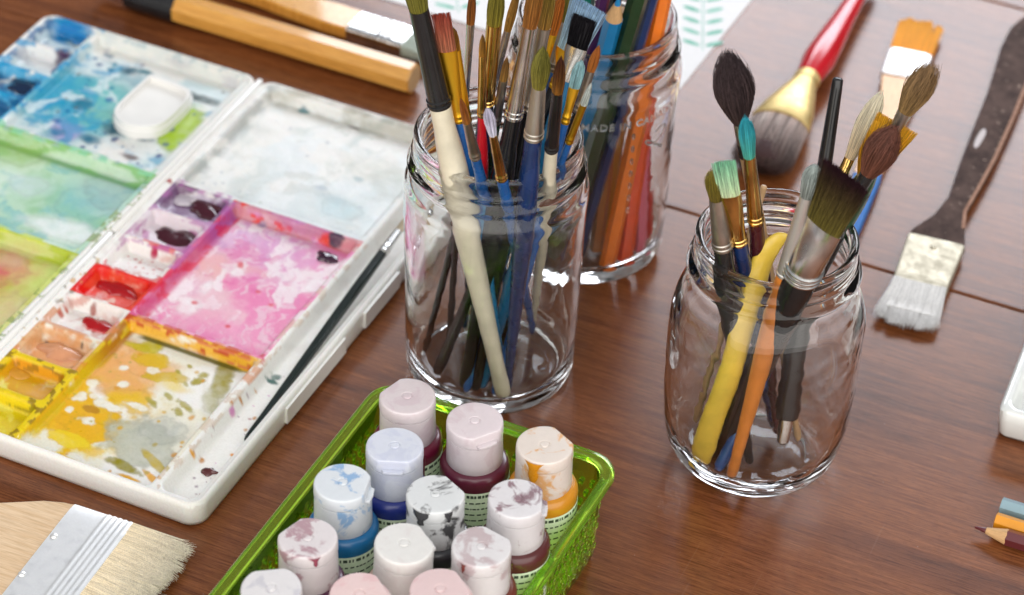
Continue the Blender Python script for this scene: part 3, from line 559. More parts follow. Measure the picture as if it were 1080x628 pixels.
# ------------------------------------------------------------------ brushes
def bristles(parent, z0, z1, rx, ry, shape, c0, c1, n=160, seed=1, wmax=None, sr=.018, splay=.22):
    """core and strands from z0 (ferrule) to z1 (tip)"""
    L = z1 - z0; r_ = random.Random(seed); wmax = wmax or rx; wy = ry * (wmax / rx) if shape in ('mop', 'round') else ry
    def prof(t):
        if shape == 'round': w = (1 + (wmax / rx - 1) * math.sin(min(1, t * 2.2) * math.pi / 2)) * max(0, 1 - t ** 3.0) ** .8; return w, w
        if shape == 'mop': w = (1 + (wmax / rx - 1) * math.sin(min(1, t * 1.8) * math.pi / 2)) * max(0, 1 - max(0, t - .35) ** 2.2 / .65 ** 2.2) ** .75; return w, w
        if shape == 'dome': w = (1 + (wmax / rx - 1) * min(1, t * 1.6)) * max(0, 1 - t ** 5) ** .6; return w, w
        if shape == 'filbert': return (1 + (wmax / rx - 1) * min(1, t * 2)) * max(0, 1 - t ** 4.5) ** .6, max(.15, 1 - .75 * t)
        if shape == 'fan': return 1 + (wmax / rx - 1) * t ** .8, max(.3, 1 - .7 * t)
        return 1 + (wmax / rx - 1) * t, max(.22, 1 - .65 * t)   # flat
    st = []; cols = []; K = 12; top = .86 if shape in ('flat', 'fan') else .95
    for k in range(K + 1):
        t = k / K * top; a, b_ = prof(t); kk = .88 - .22 * t; st.append((z0 - .05 + (L + .05) * t, max(.006, rx * a * kk), max(.006, ry * b_ * kk)))
        cols.append(tuple(c0[j] * (1 - t) + c1[j] * t for j in range(3)))
    mb = MB(); mb.loft(st, 28, True, None, cols, 2.0 if shape not in ('flat', 'fan') else 2.8)
    for _ in range(int(n * 1.8)):
        a = r_.uniform(0, 2 * math.pi); q_ = math.sqrt(r_.uniform(.5, 1)); te = 1 - abs(r_.gauss(0, .05)); te = te * (1 if shape in ('flat', 'fan') else r_.uniform(.6, 1.05))
        if shape in ('flat', 'fan'): te = 1 - abs(r_.gauss(0, .035)); q_ = math.sqrt(r_.uniform(.0, 1))
        pts = []; jx, jy = r_.gauss(0, splay * rx * .5), r_.gauss(0, splay * rx * .5); K2 = 5; tw = r_.uniform(-.15, .15)
        for k in range(K2 + 1):
            t = te * k / K2; pa, pb = prof(min(t, .995)); aa = a + tw * t
            pts.append(Vector((math.cos(aa) * rx * pa * q_ * 1.02 + jx * t * t, math.sin(aa) * ry * pb * q_ * 1.05 + jy * t * t * (.5 if ry < rx * .6 else 1), z0 + L * t)))
        br = r_.uniform(.45, 1.6)
        mb.strand(pts, sr, sr * .35, tuple(x * br for x in c0), tuple(min(1, x * br) for x in c1))
    return mb.build('bristles', BRISTLE, parent)

def make_brush(name, label, B, T, Pbf, Pfh, w_b, w_f, hmat, fmat, c0, c1, shape='round', wdir=None, flat=1.0, wmax=None, group=None, cat='paintbrush',
               hw=None, end_r=.16, n=150, crimps=2, seed=1, crimp_mat=None, ferr_shape='taper', band=None, splay=.12, hmat2=None, split=None):
    """B tail, T tip, Pbf bristle/ferrule joint, Pfh ferrule/handle joint (world cm). w_b, w_f radii."""
    B, T, Pbf, Pfh = map(np.asarray, (B, T, Pbf, Pfh)); ax = T - B; L = float(np.linalg.norm(ax)); ax = ax / L
    if wdir is None: wdir = RT
    o = empty(name, B, label, cat, group, frame_quat(ax, wdir))
    zb = float((Pbf - B) @ ax); zf = float((Pfh - B) @ ax)
    hw = hw or w_f * 1.12; H = zf
    st = []
    for t, r in ((0, .25), (.006, .7), (.02, 1), (.06, 1.08)): st.append((H * t, end_r * r, end_r * r))
    for t in np.linspace(.12, .93, 14):
        r = end_r + (hw - end_r) * float(ss(.05, .80, np.array(t))); 
        if t > .84: r = hw + (w_f * .98 - hw) * (t - .84) / .09
        st.append((H * t, r, r))
    st.append((H + .05, w_f * .95, w_f * .95))
    if hmat2 and split:
        zs = H - split
        lo = [s_ for s_ in st if s_[0] < zs]; hi_ = [s_ for s_ in st if s_[0] >= zs]
        rr = np.interp(zs, [s_[0] for s_ in st], [s_[1] for s_ in st])
        MB().loft(lo + [(zs, rr, rr)], 18).build('handle', hmat2, o); MB().loft([(zs, rr * 1.01, rr * 1.01)] + hi_, 18).build('handle_dip', hmat, o)
    else: MB().loft(st, 18).build('handle', hmat, o)
    # ferrule
    fl = zb - zf; rx1 = w_b; ry1 = w_b / flat if flat > 1 else w_b
    fs = [(zf - .02, w_f * .9, w_f * .9), (zf, w_f, w_f)]; cps = []
    for k in range(crimps):
        zc = zf + .14 + k * .24
        fs += [(zc - .09, w_f, w_f), (zc - .05, w_f * 1.10, w_f * 1.10), (zc + .02, w_f * 1.10, w_f * 1.10), (zc + .06, w_f * .99, w_f * .99)]
    z_s = zf + .2 + crimps * .24
    z_s = min(z_s, zf + fl * .6)
    fs = [q_ for q_ in fs if q_[0] < z_s]
    for t in np.linspace(0, 1, 9):
        k = float(ss(0, 1, np.array(t))) if flat > 1 else t
        fs.append((z_s + (zb - z_s) * t, w_f * (1 - k) + rx1 * k, w_f * (1 - k) + ry1 * k))
    fs.append((zb, rx1 * .9, ry1 * .9))
    MB().loft(fs, 28).build('ferrule', fmat, o)
    if band: 
        z0_, z1_, mt_ = zf + band[0], zf + band[1], band[2]; rr = [np.interp(z_, [q_[0] for q_ in fs], [q_[1] for q_ in fs]) * 1.03 for z_ in (z0_, z1_)]
        MB().loft([(z0_, rr[0] * .97, rr[0] * .97), (z0_, rr[0], rr[0]), (z1_, rr[1], rr[1]), (z1_, rr[1] * .97, rr[1] * .97)], 24).build('ferrule_band', mt_, o)
    bristles(o, zb, L, rx1 * .93, ry1 * .9, shape, c0, c1, n, seed, wmax, splay=splay)
    return o

# ------------------------------------------------------------------ jars
def lathe(prof, n=96, wob=None):
    vs = []
    for r, z in prof:
        for i in range(n):
            a = 2 * math.pi * i / n; rr = r
            if wob: rr = r + wob(a, z, r)
            vs.append((rr * math.cos(a), rr * math.sin(a), z))
    fs = [(k * n + i, k * n + (i + 1) % n, (k + 1) * n + (i + 1) % n, (k + 1) * n + i) for k in range(len(prof) - 1) for i in range(n)]
    return vs, fs
def spl(pts, per=5):
    """Catmull-Rom through pts"""
    P = [np.array(p_, float) for p_ in pts]; P = [2 * P[0] - P[1]] + P + [2 * P[-1] - P[-2]]; out = []
    for k in range(1, len(P) - 2):
        for t in np.linspace(0, 1, per, endpoint=False):
            a, b_, c, d = P[k - 1:k + 3]
            out.append(.5 * ((2 * b_) + (c - a) * t + (2 * a - 5 * b_ + 4 * c - d) * t * t + (-a + 3 * b_ - 3 * c + d) * t ** 3))
    out.append(P[-2]); return [tuple(q_) for q_ in out]
def jar(name, label, px, outer, inner_, wobo=None, wobi=None, bs=None, group='glass preserving jars standing on the table'):
    J = at(*px, 0.0); o = empty(name, J, label, 'jar', group)
    prof = spl([(.01, .16)] + outer, 5); pin = spl(inner_ + [(.01, inner_[-1][1])], 5)
    # outer: base centre -> lip; inner: lip -> floor centre
    vs, fs = lathe(prof + pin, 120, wobo)
    mb = MB().add(vs, fs); mb.f.append(tuple(range(120))[::-1]); k = (len(prof) + len(pin) - 1) * 120; mb.f.append(tuple(k + i for i in range(120)))
    mb.build('jar_body', glass_mat(name + '_glass', (.99, .995, .99), 0, 1.42, bs), o, angle=80)
    return J, o
# wide mouth jars (left and back)
H1 = 13.86
def wide(sc=1.0):
    out = [(3.2, .12), (3.55, .02), (3.85, .12), (4.05, .55), (4.10, 1.2), (4.14, 3), (4.20, 6), (4.27, 9.2), (4.30, 10.3), (4.26, 10.75), (4.05, 11.05), (3.93, 11.25), (4.0, 11.42), (4.14, 11.55), (4.16, 11.68), (3.98, 11.85), (3.86, 12.0), (3.93, 12.15), (3.99, 12.27), (3.9, 12.42), (3.84, 12.7), (3.9, 12.95), (3.88, 13.1), (3.78, 13.2)]
    inn = [(3.62, 13.2), (3.52, 13.1), (3.48, 12.8), (3.48, 12.0), (3.55, 11.3), (3.72, 10.9), (3.92, 10.4), (3.95, 9.2), (3.90, 6), (3.84, 3), (3.78, 1.4), (3.55, .85), (3.0, .55), (1.5, .52)]
    return out, inn
o_, i_ = [[(a, b * 1.05) for a, b in q_] for q_ in wide()]
def wob_w(a, z, r): return (.018 * math.sin(3 * a + z * .5) + .012 * math.sin(7 * a - z * .9)) * (1 if .8 < z < 10.6 and r > 3 else 0)
JL, jar_l = jar('glass_jar', 'straight wide mouth glass jar packed with artist paintbrushes, standing left of centre', (516, 384), o_, i_, wob_w, bs=(.8, .06, .003))
JB, jar_b = jar('glass_jar', 'glass jar holding coloured pencils, behind the packed brush jar, with raised lettering', (615, 252), o_, i_, wob_w, bs=(.9, .07, .003))
# regular mouth jar with rippled body
o3 = [(2.45, .12), (2.7, .03), (3.05, .12), (3.62, .55), (4.02, 1.25), (4.24, 2.2), (4.36, 3.6), (4.42, 5.4), (4.44, 7), (4.40, 8.1), (4.24, 9.0), (3.94, 9.75), (3.70, 10.2), (3.62, 10.45), (3.70, 10.6), (3.90, 10.72), (3.92, 10.88), (3.72, 11.05), (3.58, 11.2), (3.66, 11.35), (3.74, 11.47), (3.64, 11.62), (3.56, 11.9), (3.64, 12.15), (3.64, 12.3), (3.52, 12.4)]
i3 = [(3.36, 12.4), (3.26, 12.3), (3.22, 12.0), (3.22, 11.2), (3.30, 10.5), (3.58, 9.9), (3.92, 9.2), (4.10, 8.2), (4.14, 7), (4.12, 5.4), (4.06, 3.7), (3.92, 2.3), (3.6, 1.4), (3.1, .85), (2.4, .62), (1.3, .55)]
o3 = [(a, b * 1.052) for a, b in o3]; i3 = [(a, b * 1.052) for a, b in i3]
def wob_3(a, z, r):
    m_ = (1 if r > 3.3 else 0) * max(0, min(1, (z - .5) / 1.0)) * max(0, min(1, (10.0 - z) / 1.2))
    return m_ * (.034 * math.sin(6 * a + .6) + .014 * math.sin(9 * a + 2.1 * math.sin(z * .8)) + .008 * math.sin(z * 3.2 + 2 * math.sin(4 * a)) + .0075 * math.sin(z * 8.5 + 3 * math.sin(5 * a + z)) + .005 * math.sin(a * 31 + 4 * math.sin(z * 2.1))) * .8
J3, jar_3 = jar('glass_jar', 'round shouldered glass jar with rippled sides holding worn brushes, nearest and furthest right', (792, 479), o3, i3, wob_3, bs=(.7, .07, .003))
# raised lettering on the back jar
GREEN_T = .97
def text_mesh(body, size):
    cu = bpy.data.curves.new('t', 'FONT'); cu.body = body; cu.size = size; cu.extrude = .02; cu.offset = .008; cu.resolution_u = 3; cu.space_character = 1.15
    ob = bpy.data.objects.new('t', cu); COL.objects.link(ob); dg = bpy.context.evaluated_depsgraph_get(); dg.update()
    me = bpy.data.meshes.new_from_object(ob.evaluated_get(dg)); vs = [tuple(v.co) for v in me.vertices]; fs = [tuple(p_.vertices) for p_ in me.polygons]
    bpy.data.objects.remove(ob); bpy.data.curves.remove(cu); bpy.data.meshes.remove(me); return vs, fs
EMB = glass_mat('raised_glass', (.97, .98, .97), .25, 1.4); EMB.node_tree.nodes['Principled BSDF'].inputs['Transmission Weight'].default_value = .86
def wrap_text(body, size, z, a0, R, parent, name):
    vs, fs = text_mesh(body, size); out = []
    for x, y, d in vs:
        a = a0 + x / R; out.append(((R + .02 + d * 1.6) * math.cos(a), (R + .02 + d * 1.6) * math.sin(a), z + y))
    return MB().add(out, fs).build(name, EMB, parent, smooth=False)
wrap_text('MADE IN CANADA', .56, 9.9, R_(-98), 4.29, jar_b, 'raised_lettering')
sw = MB()
for k in range(40):
    pass
pts = [Vector((0, 0, 0))]
def ribbon(points, r):
    mb = MB(); mb.strand([Vector(p_) for p_ in points], r, r, (1, 1, 1), (1, 1, 1)); return mb
cur = []
for k in range(60):
    t = k / 59; aa = R_(-44) + .17 * math.sin(t * 9.5) * (1 - .3 * t); zz = 9.1 - 1.1 * t + .28 * math.sin(t * 14)
    cur.append(((4.30) * math.cos(aa), 4.27 * math.sin(aa), zz))
ribbon(cur, .06).build('raised_emblem', EMB, jar_b)
dots = MB()
for k in range(7):
    zz = 9.3 - k * .75; aa = R_(-62); dots.ellipsoid((4.25 * math.cos(aa), 4.25 * math.sin(aa), zz), .09, .09, .2, 10)
dots.build('raised_beads', glass_mat('bead_glass', (.98, .99, .98), .05, 1.42), jar_b)

def lean(J, rin, H, tip, rim, btarget=None, zfloor=.75, lo=1.0, hi=18.0):
    Pr = at(*rim, H); best = None
    off = Pr[:2] - J[:2]; bt = J[:2] - off * .85 if btarget is None else at(*btarget, zfloor)[:2]
    for zt in np.linspace(H + lo, H + hi, 80):
        T = at(*tip, zt); k = (H - zfloor) / (zt - H); Bp = Pr + (Pr - T) * k
        c = np.hypot(*(Bp[:2] - bt)) + 4 * max(0, np.hypot(*(Bp[:2] - J[:2])) - rin)
        if best is None or c < best[0]: best = (c, T, Bp)
    _, T, Bp = best; d = Bp[:2] - J[:2]; r = np.hypot(*d)
    if r > rin: Bp = Bp.copy(); Bp[:2] = J[:2] + d * rin / r
    return Bp, T
def jbrush(J, rin, H, label, tip, bf, fh, rim, wb, wf, hmat, fmat, c0, c1, shape='round', bt=None, group=None, hi=18, lo=1.0, lift=0, **kw):
    Bp, T = lean(J, rin, H, tip, rim, bt, lo=lo, hi=hi); Pb = on_line(Bp, T, *bf); Pf = on_line(Bp, T, *fh); s_ = scale_at(Pb)
    if lift: Bp = Bp + (T - Bp) / np.linalg.norm(T - Bp) * lift
    for k in ('wmax', 'hw'):
        if k in kw and kw[k]: kw[k] = kw[k] / 2 / s_
    return make_brush('paintbrush', label, Bp, T, Pb, Pf, wb / 2 / s_, wf / 2 / s_, hmat, fmat, c0, c1, shape, group=group, **kw)

GL = 'paintbrushes standing in the wide mouth jar'
OC0, OC1 = (.30, .16, .03), (.16, .13, .02); BR0, BR1 = (.36, .14, .03), (.20, .06, .015); OLV = (.20, .18, .03)
def L(label, *a, **k): return jbrush(JL, 3.35, H1, label, *a, group=GL, **k)
L('thick cream handled brush with glossy black ferrule leaning left in the packed jar', (432, -34), (443, 10), (463, 112), (478, 175), 21, 25, CREAM, BLACK, OLV, (.25, .23, .05), 'round', bt=(543, 432), hw=31, end_r=.36, wmax=24, seed=1, crimps=2)
L('flat brush with red tinged bristles and yellow metal ferrule', (465, 14), (470, 54), (486, 128), (492, 168), 20, 12, BLUE, YGOLD, (.40, .16, .09), (.34, .06, .04), 'flat', flat=2.4, wmax=20, n=200, seed=2, bt=(478, 405))
L('angled ochre tip brush on a bright yellow ferrule beside the red tinged one', (477, 29), (482, 53), (490, 130), (497, 165), 11, 12, LBLUE, YGOLD, (.42, .20, .03), (.22, .10, .02), 'filbert', flat=1.6, n=120, seed=3, bt=(500, 415))
L('slender silver ferrule brush with brown bristles rising behind the yellow ferrules', (499, -14), (495, 25), (490, 108), (489, 135), 9, 7, BLACK, SILVER, BR0, BR1, 'round', seed=4, n=90, wmax=10)
L('olive bristle brush with tall mirror gold ferrule and navy handle', (526, -22), (522, 24), (514, 110), (509, 150), 17, 17, NAVY, GOLD, (.27, .22, .03), OLV, 'round', wmax=19, seed=5, bt=(560, 350))
L('short small gold ferrule brush on a red handle', (509, 37), (506, 58), (503, 122), (508, 165), 8, 10, RED, GOLD, (.42, .2, .03), (.2, .1, .02), 'round', seed=6, n=80, hw=15)
L('thin silver ferrule brush with ochre point leaning right behind the gold ferrule', (548, -16), (534, 32), (519, 95), (510, 130), 8, 9, BLACK, SILVER, (.42, .22, .04), (.28, .14, .03), 'round', wmax=10, seed=7, n=90)
L('tiny orange brown pointed brush low at the front left of the rim', (486, 104), (491, 129), (502, 166), (507, 188), 9, 12, BLUE, DULL, (.36, .15, .03), (.30, .09, .02), 'round', seed=8, n=80, hi=6, bt=(545, 330))
L('brush with pale lilac rounded tip and amber gold ferrule', (514, 114), (519, 142), (530, 188), (531, 196), 9, 13, BLUE, GOLD, (.62, .62, .72), (.60, .58, .74), 'filbert', wmax=13, seed=9, n=80, hi=6, bt=(573, 345))
L('broad silver ferrule brush with brown bristles and black handle in the middle', (570, -34), (560, 28), (540, 124), (533, 170), 16, 19, BLACK, SILVER, BR0, (.30, .14, .03), 'round', wmax=19, seed=10, hw=25, bt=(493, 412), n=220, end_r=.27)
L('brush with light brown bristles and dark silver ferrule just right of the broad silver one', (584, -24), (577, 30), (556, 118), (549, 160), 14, 13, BLACK, DULL, (.40, .22, .05), (.22, .17, .03), 'round', wmax=15, seed=11, bt=(487, 418), end_r=.24)
L('taupe ferrule brush with fluffy olive bristles and navy handle, front of the packed jar', (573, 50), (571, 92), (563, 146), (558, 188), 15, 20, NAVY, metal_mat((.60, .55, .48), .38, 'taupe_ferrule', .1), (.26, .22, .04), (.17, .16, .03), 'mop', wmax=21, seed=12, hw=23, n=260, bt=(505, 420), end_r=.22)
L('black ferrule brush with brown tip and cream handle at the front right of the jar', (592, 60), (591, 97), (583, 158), (579, 183), 12, 15, CREAM, BLACK, (.32, .14, .02), (.06, .015, .012), 'round', wmax=14, seed=13, n=120, hw=16, hi=9)
L('flat brush with deep black bristles and clear silver ferrule leaning right', (617, 18), (609, 50), (598, 84), (585, 132), 25, 18, LBLUE, SILVER, (.006, .006, .008), (.012, .010, .014), 'flat', flat=3, wmax=28, n=260, seed=14, crimps=0, bt=(466, 398), end_r=.24, wdir=(1, -.45, 0))
L('wide flat brush with pale icy blue bristles behind the black flat brush', (622, 4), (597, 54), (583, 92), (572, 125), 34, 14, BLACK, YGOLD, (.42, .56, .62), (.34, .50, .68), 'flat', flat=4, wmax=44, n=420, seed=15, bt=(459, 388), end_r=.25, wdir=(1, -.6, 0))
L('olive haired brush with taupe brown ferrule crossing the pale blue bristles', (609, -22), (601, 25), (585, 76), (572, 115), 14, 15, BLUE, DULL, (.24, .20, .03), OLV, 'round', wmax=15, seed=16, bt=(475, 410), end_r=.2)
L('thin gold ferrule brush with pale teal rounded tip', (613, 64), (607, 93), (595, 130), (588, 160), 12, 9, BLUE, YGOLD, (.25, .42, .44), (.30, .50, .54), 'filbert', wmax=14, flat=1.5, seed=17, n=90, hi=7, bt=(500, 423), end_r=.2)
L('small reddish brown pointed brush at the right edge of the packed jar', (632, 48), (623, 75), (607, 118), (599, 148), 9, 9, BLACK, DULL, (.42, .15, .03), (.36, .11, .02), 'round', wmax=11, seed=18, n=90, hi=8, bt=(478, 395))
L('thin brush with short pale grey tip, gold ferrule and blue handle at the right rim', (624, 88), (616, 110), (598, 150), (592, 172), 8, 8, BLUE, YGOLD, (.45, .5, .46), (.55, .60, .58), 'round', seed=19, n=70, hi=6, hw=10)
L('orange brown bristle brush with yellow ferrule behind the middle of the jar', (594, -10), (583, 36), (574, 70), (560, 120), 12, 10, BLACK, YGOLD, (.45, .15, .02), (.40, .12, .02), 'round', wmax=14, seed=20, bt=(492, 385))
L('green handled brush with dark bronze ferrule hidden among the others', (535, 60), (531, 84), (523, 130), (520, 150), 9, 10, DGREEN, DULL, (.36, .2, .05), (.2, .1, .03), 'round', seed=21, n=60, hi=9, bt=(540, 345))

# ------------------------------------------------------------------ brushes of the rippled jar
GR_ = 'worn brushes standing in the rippled jar'
H3 = 13.04
def N(label, *a, **k): return jbrush(J3, 2.95, H3, label, *a, group=GR_, **k)
BAMBOO = paint_mat((.52, .33, .17), .4, 'bamboo', .3)
N('big teardrop mop brush with fluffy black brown hair on a bamboo handle', (767, 56), (777, 130), (782, 166), (803, 250), 15, 15, BAMBOO, SILVER, (.085, .052, .048), (.060, .042, .046), 'mop', wmax=42, n=900, seed=31, crimps=1, band=(.1, .75, BLACK), splay=.9, hw=15, hi=14)
N('slim brush with turquoise tip, gold ferrule and maroon handle', (786, 123), (789, 165), (797, 234), (800, 262), 13, 17, MAROON, GOLD, (.10, .42, .34), (.03, .36, .46), 'filbert', wmax=18, n=160, seed=32, hw=21, hi=12)
N('flat brush with mint green bristles and amber ferrule', (763, 170), (769, 206), (779, 256), (782, 268), 24, 18, NAVY, GOLD, (.62, .72, .48), (.30, .66, .46), 'flat', flat=2.6, wmax=25, n=220, seed=33, hi=6, bt=(815, 448), hw=20, end_r=.25)
N('short scruffy olive brush with brown tinted silver ferrule at the left rim', (752, 180), (753, 210), (761, 262), (764, 275), 16, 21, BLACK, DULL, (.16, .12, .02), (.25, .20, .03), 'dome', wmax=20, n=200, seed=34, hi=5, splay=.4, bt=(795, 446), hw=24, end_r=.2)
N('stubby gray green tipped brush with satin silver ferrule and orange handle', (860, 174), (851, 207), (829, 290), (827, 296), 15, 21, ORNG, metal_mat((.82, .81, .79), .38, 'satin_ferrule', .1), (.22, .24, .22), (.36, .42, .40), 'dome', wmax=22, n=220, seed=35, bt=(760, 520), crimps=1, hw=24, hi=7, end_r=.25)
N('wide flat brush with olive bristles, dark purple tips and ribbed silver ferrule', (893, 184), (873, 240), (846, 292), (841, 300), 46, 40, BLACK, SILVER, (.17, .14, .03), (.035, .010, .018), 'flat', flat=3.4, wmax=56, n=900, seed=36, wdir=(1, -.8, 0), hi=7, crimps=3, splay=.3, bt=(760, 482), hw=34, end_r=.32)
N('round mop brush with reddish brown hair on a black ferrule leaning right', (944, 134), (918, 186), (900, 212), (880, 245), 17, 15, BLACK, BLACK, (.20, .075, .045), (.17, .065, .045), 'mop', wmax=37, n=500, seed=37, crimps=1, hi=9, splay=.7, bt=(722, 470), end_r=.72, hw=30)
N('brush with splayed brown hair and dull silver ferrule leaning far right', (984, 68), (958, 120), (940, 148), (888, 232), 17, 13, DGREEN, DULL, (.26, .16, .06), (.22, .13, .06), 'mop', wmax=30, n=420, seed=38, splay=1.1, hi=9, bt=(728, 450), end_r=.6, hw=28)
N('fan brush with golden yellow bristles behind the brown mop', (942, 126), (918, 190), (908, 205), (885, 240), 18, 9, BLUE, SILVER, (.62, .30, .02), (.75, .42, .03), 'fan', flat=4, wmax=62, wdir=(1, -.5, 0), n=520, seed=39, hi=10, bt=(752, 500), end_r=.26)
N('brush with smooth cream tip on an amber and teal collar', (930, 97), (892, 165), (882, 186), (866, 230), 12, 12, MAROON, GOLD, (.62, .48, .30), (.66, .62, .48), 'filbert', wmax=25, flat=1.3, n=160, seed=40, splay=.03, hi=10)
# upturned black handle
def stick(name, label, B, T, r0, r1, mat, cat, group=None, n=18, round_end=True, part='handle'):
    B, T = np.asarray(B), np.asarray(T); ax = T - B; L_ = float(np.linalg.norm(ax)); o = empty(name, B, label, cat, group, frame_quat(ax, RT))
    st = [(0, r0 * .6, r0 * .6), (.05, r0 * .95, r0 * .95)] + [(L_ * t, r0 + (r1 - r0) * t, r0 + (r1 - r0) * t) for t in np.linspace(.03, .97, 8)] + [(L_ - r1 * .4, r1 * .95, r1 * .95), (L_ - r1 * .12, r1 * .7, r1 * .7), (L_, r1 * .25, r1 * .25)]
    MB().loft(st, n).build(part, mat, o); return o
Bp, T = lean(J3, 3.0, H3, (884, 82), (862, 225), hi=12)
o = stick('upturned_paintbrush', 'glossy black brush standing upside down with its handle tip raised', Bp + (T - Bp) * .14, T, .58, .25, BLACK, 'paintbrush', GR_)
ax_l = float(np.linalg.norm(T - Bp)); MB().loft([(-1.3, .2, .2), (-1.2, .3, .3), (.02, .34, .34), (.03, .3, .3)], 20).build('ferrule', SILVER, o)
Bp, T = lean(J3, 3.0, H3, (830, 190), (812, 232), bt if False else (840, 430), hi=7)
stick('bamboo_skewer', 'plain tan wooden stick standing behind the maroon handle', Bp, at(806, 196, 14.5), .16, .16, BAMBOO, 'stick', GR_)
# curved yellow handle (flat plastic)
def sweep(name, pts, rad, mat, parent, n=16, flat=1.0, side=None):
    P = [Vector(p_) for p_ in pts]; vs = []
    for k, p_ in enumerate(P):
        d = (P[min(k + 1, len(P) - 1)] - P[max(k - 1, 0)]).normalized(); x = Vector(side) if side is not None else Vector(RT); x = (x - d * x.dot(d)).normalized(); y = d.cross(x); r = rad[k]
        for i in range(n):
            a = 2 * math.pi * i / n; vs.append(p_ + x * math.cos(a) * r + y * math.sin(a) * r / flat)
    fs = [(k * n + i, k * n + (i + 1) % n, (k + 1) * n + (i + 1) % n, (k + 1) * n + i) for k in range(len(P) - 1) for i in range(n)] + [tuple(range(n))[::-1], tuple((len(P) - 1) * n + i for i in range(n))]
    return MB().add(vs, fs).build(name, mat, parent)
b0 = at(740, 489, 1.2); yk = empty('plastic_tool', b0, 'yellow plastic tool with a hooked handle end standing at the front of the rippled jar', 'tool', GR_)
yp = [at(740, 487, 1.3), at(751, 446, 3.9), at(768, 400, 6.6), at(782, 350, 9.2), at(796, 300, 11.4), at(803, 278, 12.4), at(812, 262, 13.2), at(822, 252, 13.7), at(831, 248, 13.9)]
ypc = spl([tuple(q_ - b0) for q_ in yp], 5); rads = list(np.interp(np.linspace(0, 1, len(ypc)), [0, .05, .5, .75, .88, .97, 1], [.40, .54, .53, .46, .34, .16, .04]))
sweep('handle', ypc, rads, YEL, yk, flat=1.8)
# ------------------------------------------------------------------ pencils
def pencil(label, B, T, r, mat, group, sharp=0.0, lead=None, tipcol=(.62, .38, .18), cat='colour pencil', end=None, roll=0, point_at_B=False):
    B, T = np.asarray(B, float), np.asarray(T, float)
    if point_at_B: B, T = T, B
    ax = T - B; L_ = float(np.linalg.norm(ax)); o = empty('colour_pencil', B, label, cat, group, frame_quat(ax, RT) @ Quaternion((0, 0, 1), roll))
    Ls = L_ - sharp
    MB().loft([(0, r * .92, r * .92), (.04, r, r), (Ls, r, r)], 6 if sharp or roll >= 0 else 18).build('barrel', mat, o, angle=25)
    wd = col_mat('cedar_wood', .6, .3, ((6, 6, .6), 2, .3, .0003, .5))
    if sharp:
        nn = 24; vs = []; cc = []; ww = [tipcol] * 3
        st = [(Ls - .0, r * 1.0), (Ls + sharp * .35, r * .80), (Ls + sharp * .68, r * .36)]
        MB().loft([(Ls - .05, r * .8, r * .8), (Ls, r * .94, r * .94), (Ls + sharp * .64, r * .38, r * .38)], nn, True, None, [tipcol] * 3).build('sharpened_wood', wd, o)
        MB().loft([(Ls + sharp * .62, r * .36, r * .36), (L_ - .05, r * .14, r * .14), (L_, r * .05, r * .05)], 14).build('lead', lead or mat, o)
    else:
        MB().loft([(L_ - sharp - .01, r * .6, r * .6), (L_ + .015, r * .88, r * .88)], 18, True, None, [tipcol] * 2).build('bare_end', wd, o)
        if end: MB().loft([(L_, r * .35, r * .35), (L_ + .03, r * .33, r * .33)], 12).build('lead', end, o)
    return o
PM = {k: paint_mat(c, .3, k + '_pencil_paint', .12) for k, c in dict(teal=(.005, .26, .19), purple=(.06, .012, .09), blue=(.008, .22, .50), magenta=(.55, .01, .16), green=(.014, .045, .016), navy=(.012, .035, .13), orange=(.92, .20, .005), vermilion=(.78, .075, .008), pink=(.72, .17, .26), red=(.50, .02, .03), brown=(.44, .17, .05), ochre=(.5, .24, .04), black=(.012, .01, .014), plum=(.12, .012, .03), grey=(.25, .38, .44), sienna=(.75, .30, .01), maroon=(.11, .014, .018)).items()}
GB = 'colour pencils standing in the back jar'
def bp_(label, bottom, rim, px_w, mat, ext, **kw):
    Bq = at(*bottom, .72); d = Bq[:2] - JB[:2]; r = np.hypot(*d)
    if r > 3.3: Bq[:2] = JB[:2] + d * 3.3 / r
    Pr = at(*rim, H1); d = Pr[:2] - JB[:2]; r = np.hypot(*d)
    if r > 3.1: Pr[:2] = JB[:2] + d * 3.1 / r
    T = Pr + (Pr - Bq) / np.linalg.norm(Pr - Bq) * ext
    return pencil(label, Bq, T, px_w / 2 / 21.3, mat, GB, **kw)
bp_('orange pencil standing in front in the back jar', (643, 287), (693, 30), 17, PM['orange'], 2.2)
bp_('vermilion red pencil just right of the front orange pencil', (662, 279), (699, 10), 16, PM['vermilion'], 2.0)
bp_('pink pencil right of the vermilion pencil', (677, 266), (700, -8), 13, PM['pink'], 2.0)
bp_('deep red pencil standing furthest right against the jar wall', (686, 250), (703, -18), 12, PM['red'], 2.0)
bp_('brown pencil left of the front orange pencil', (629, 262), (655, 30), 15, PM['brown'], 1.0)
bp_('navy blue pencil leaning right beside the dark green one', (610, 270), (681, 48), 11, PM['navy'], 4.0)
bp_('thick dark green pencil leaning right across the rim of the back jar', (596, 262), (661, 54), 21, PM['green'], 6.0)
bp_('blue pencil with sharpened wood tip pointing up from the back jar', (590, 240), (639, 52), 19, PM['blue'], 3.6, sharp=1.45, lead=PM['blue'])
bp_('purple pencil leaning right beside the blue one', (588, 222), (627, 42), 14, PM['purple'], 5)
bp_('teal pencil with blunt flat end leaning behind the pale blue brush', (612, 212), (618, 20), 17, PM['teal'], 3.2)
bp_('magenta pencil at the back of the pencil jar', (640, 214), (664, 22), 12, PM['magenta'], 4)
bp_('black pencil behind the sharpened blue one', (618, 226), (645, 30), 13, PM['black'], 5)
bp_('plum coloured pencil low behind the brown pencil', (606, 254), (600, 40), 14, PM['plum'], 2)
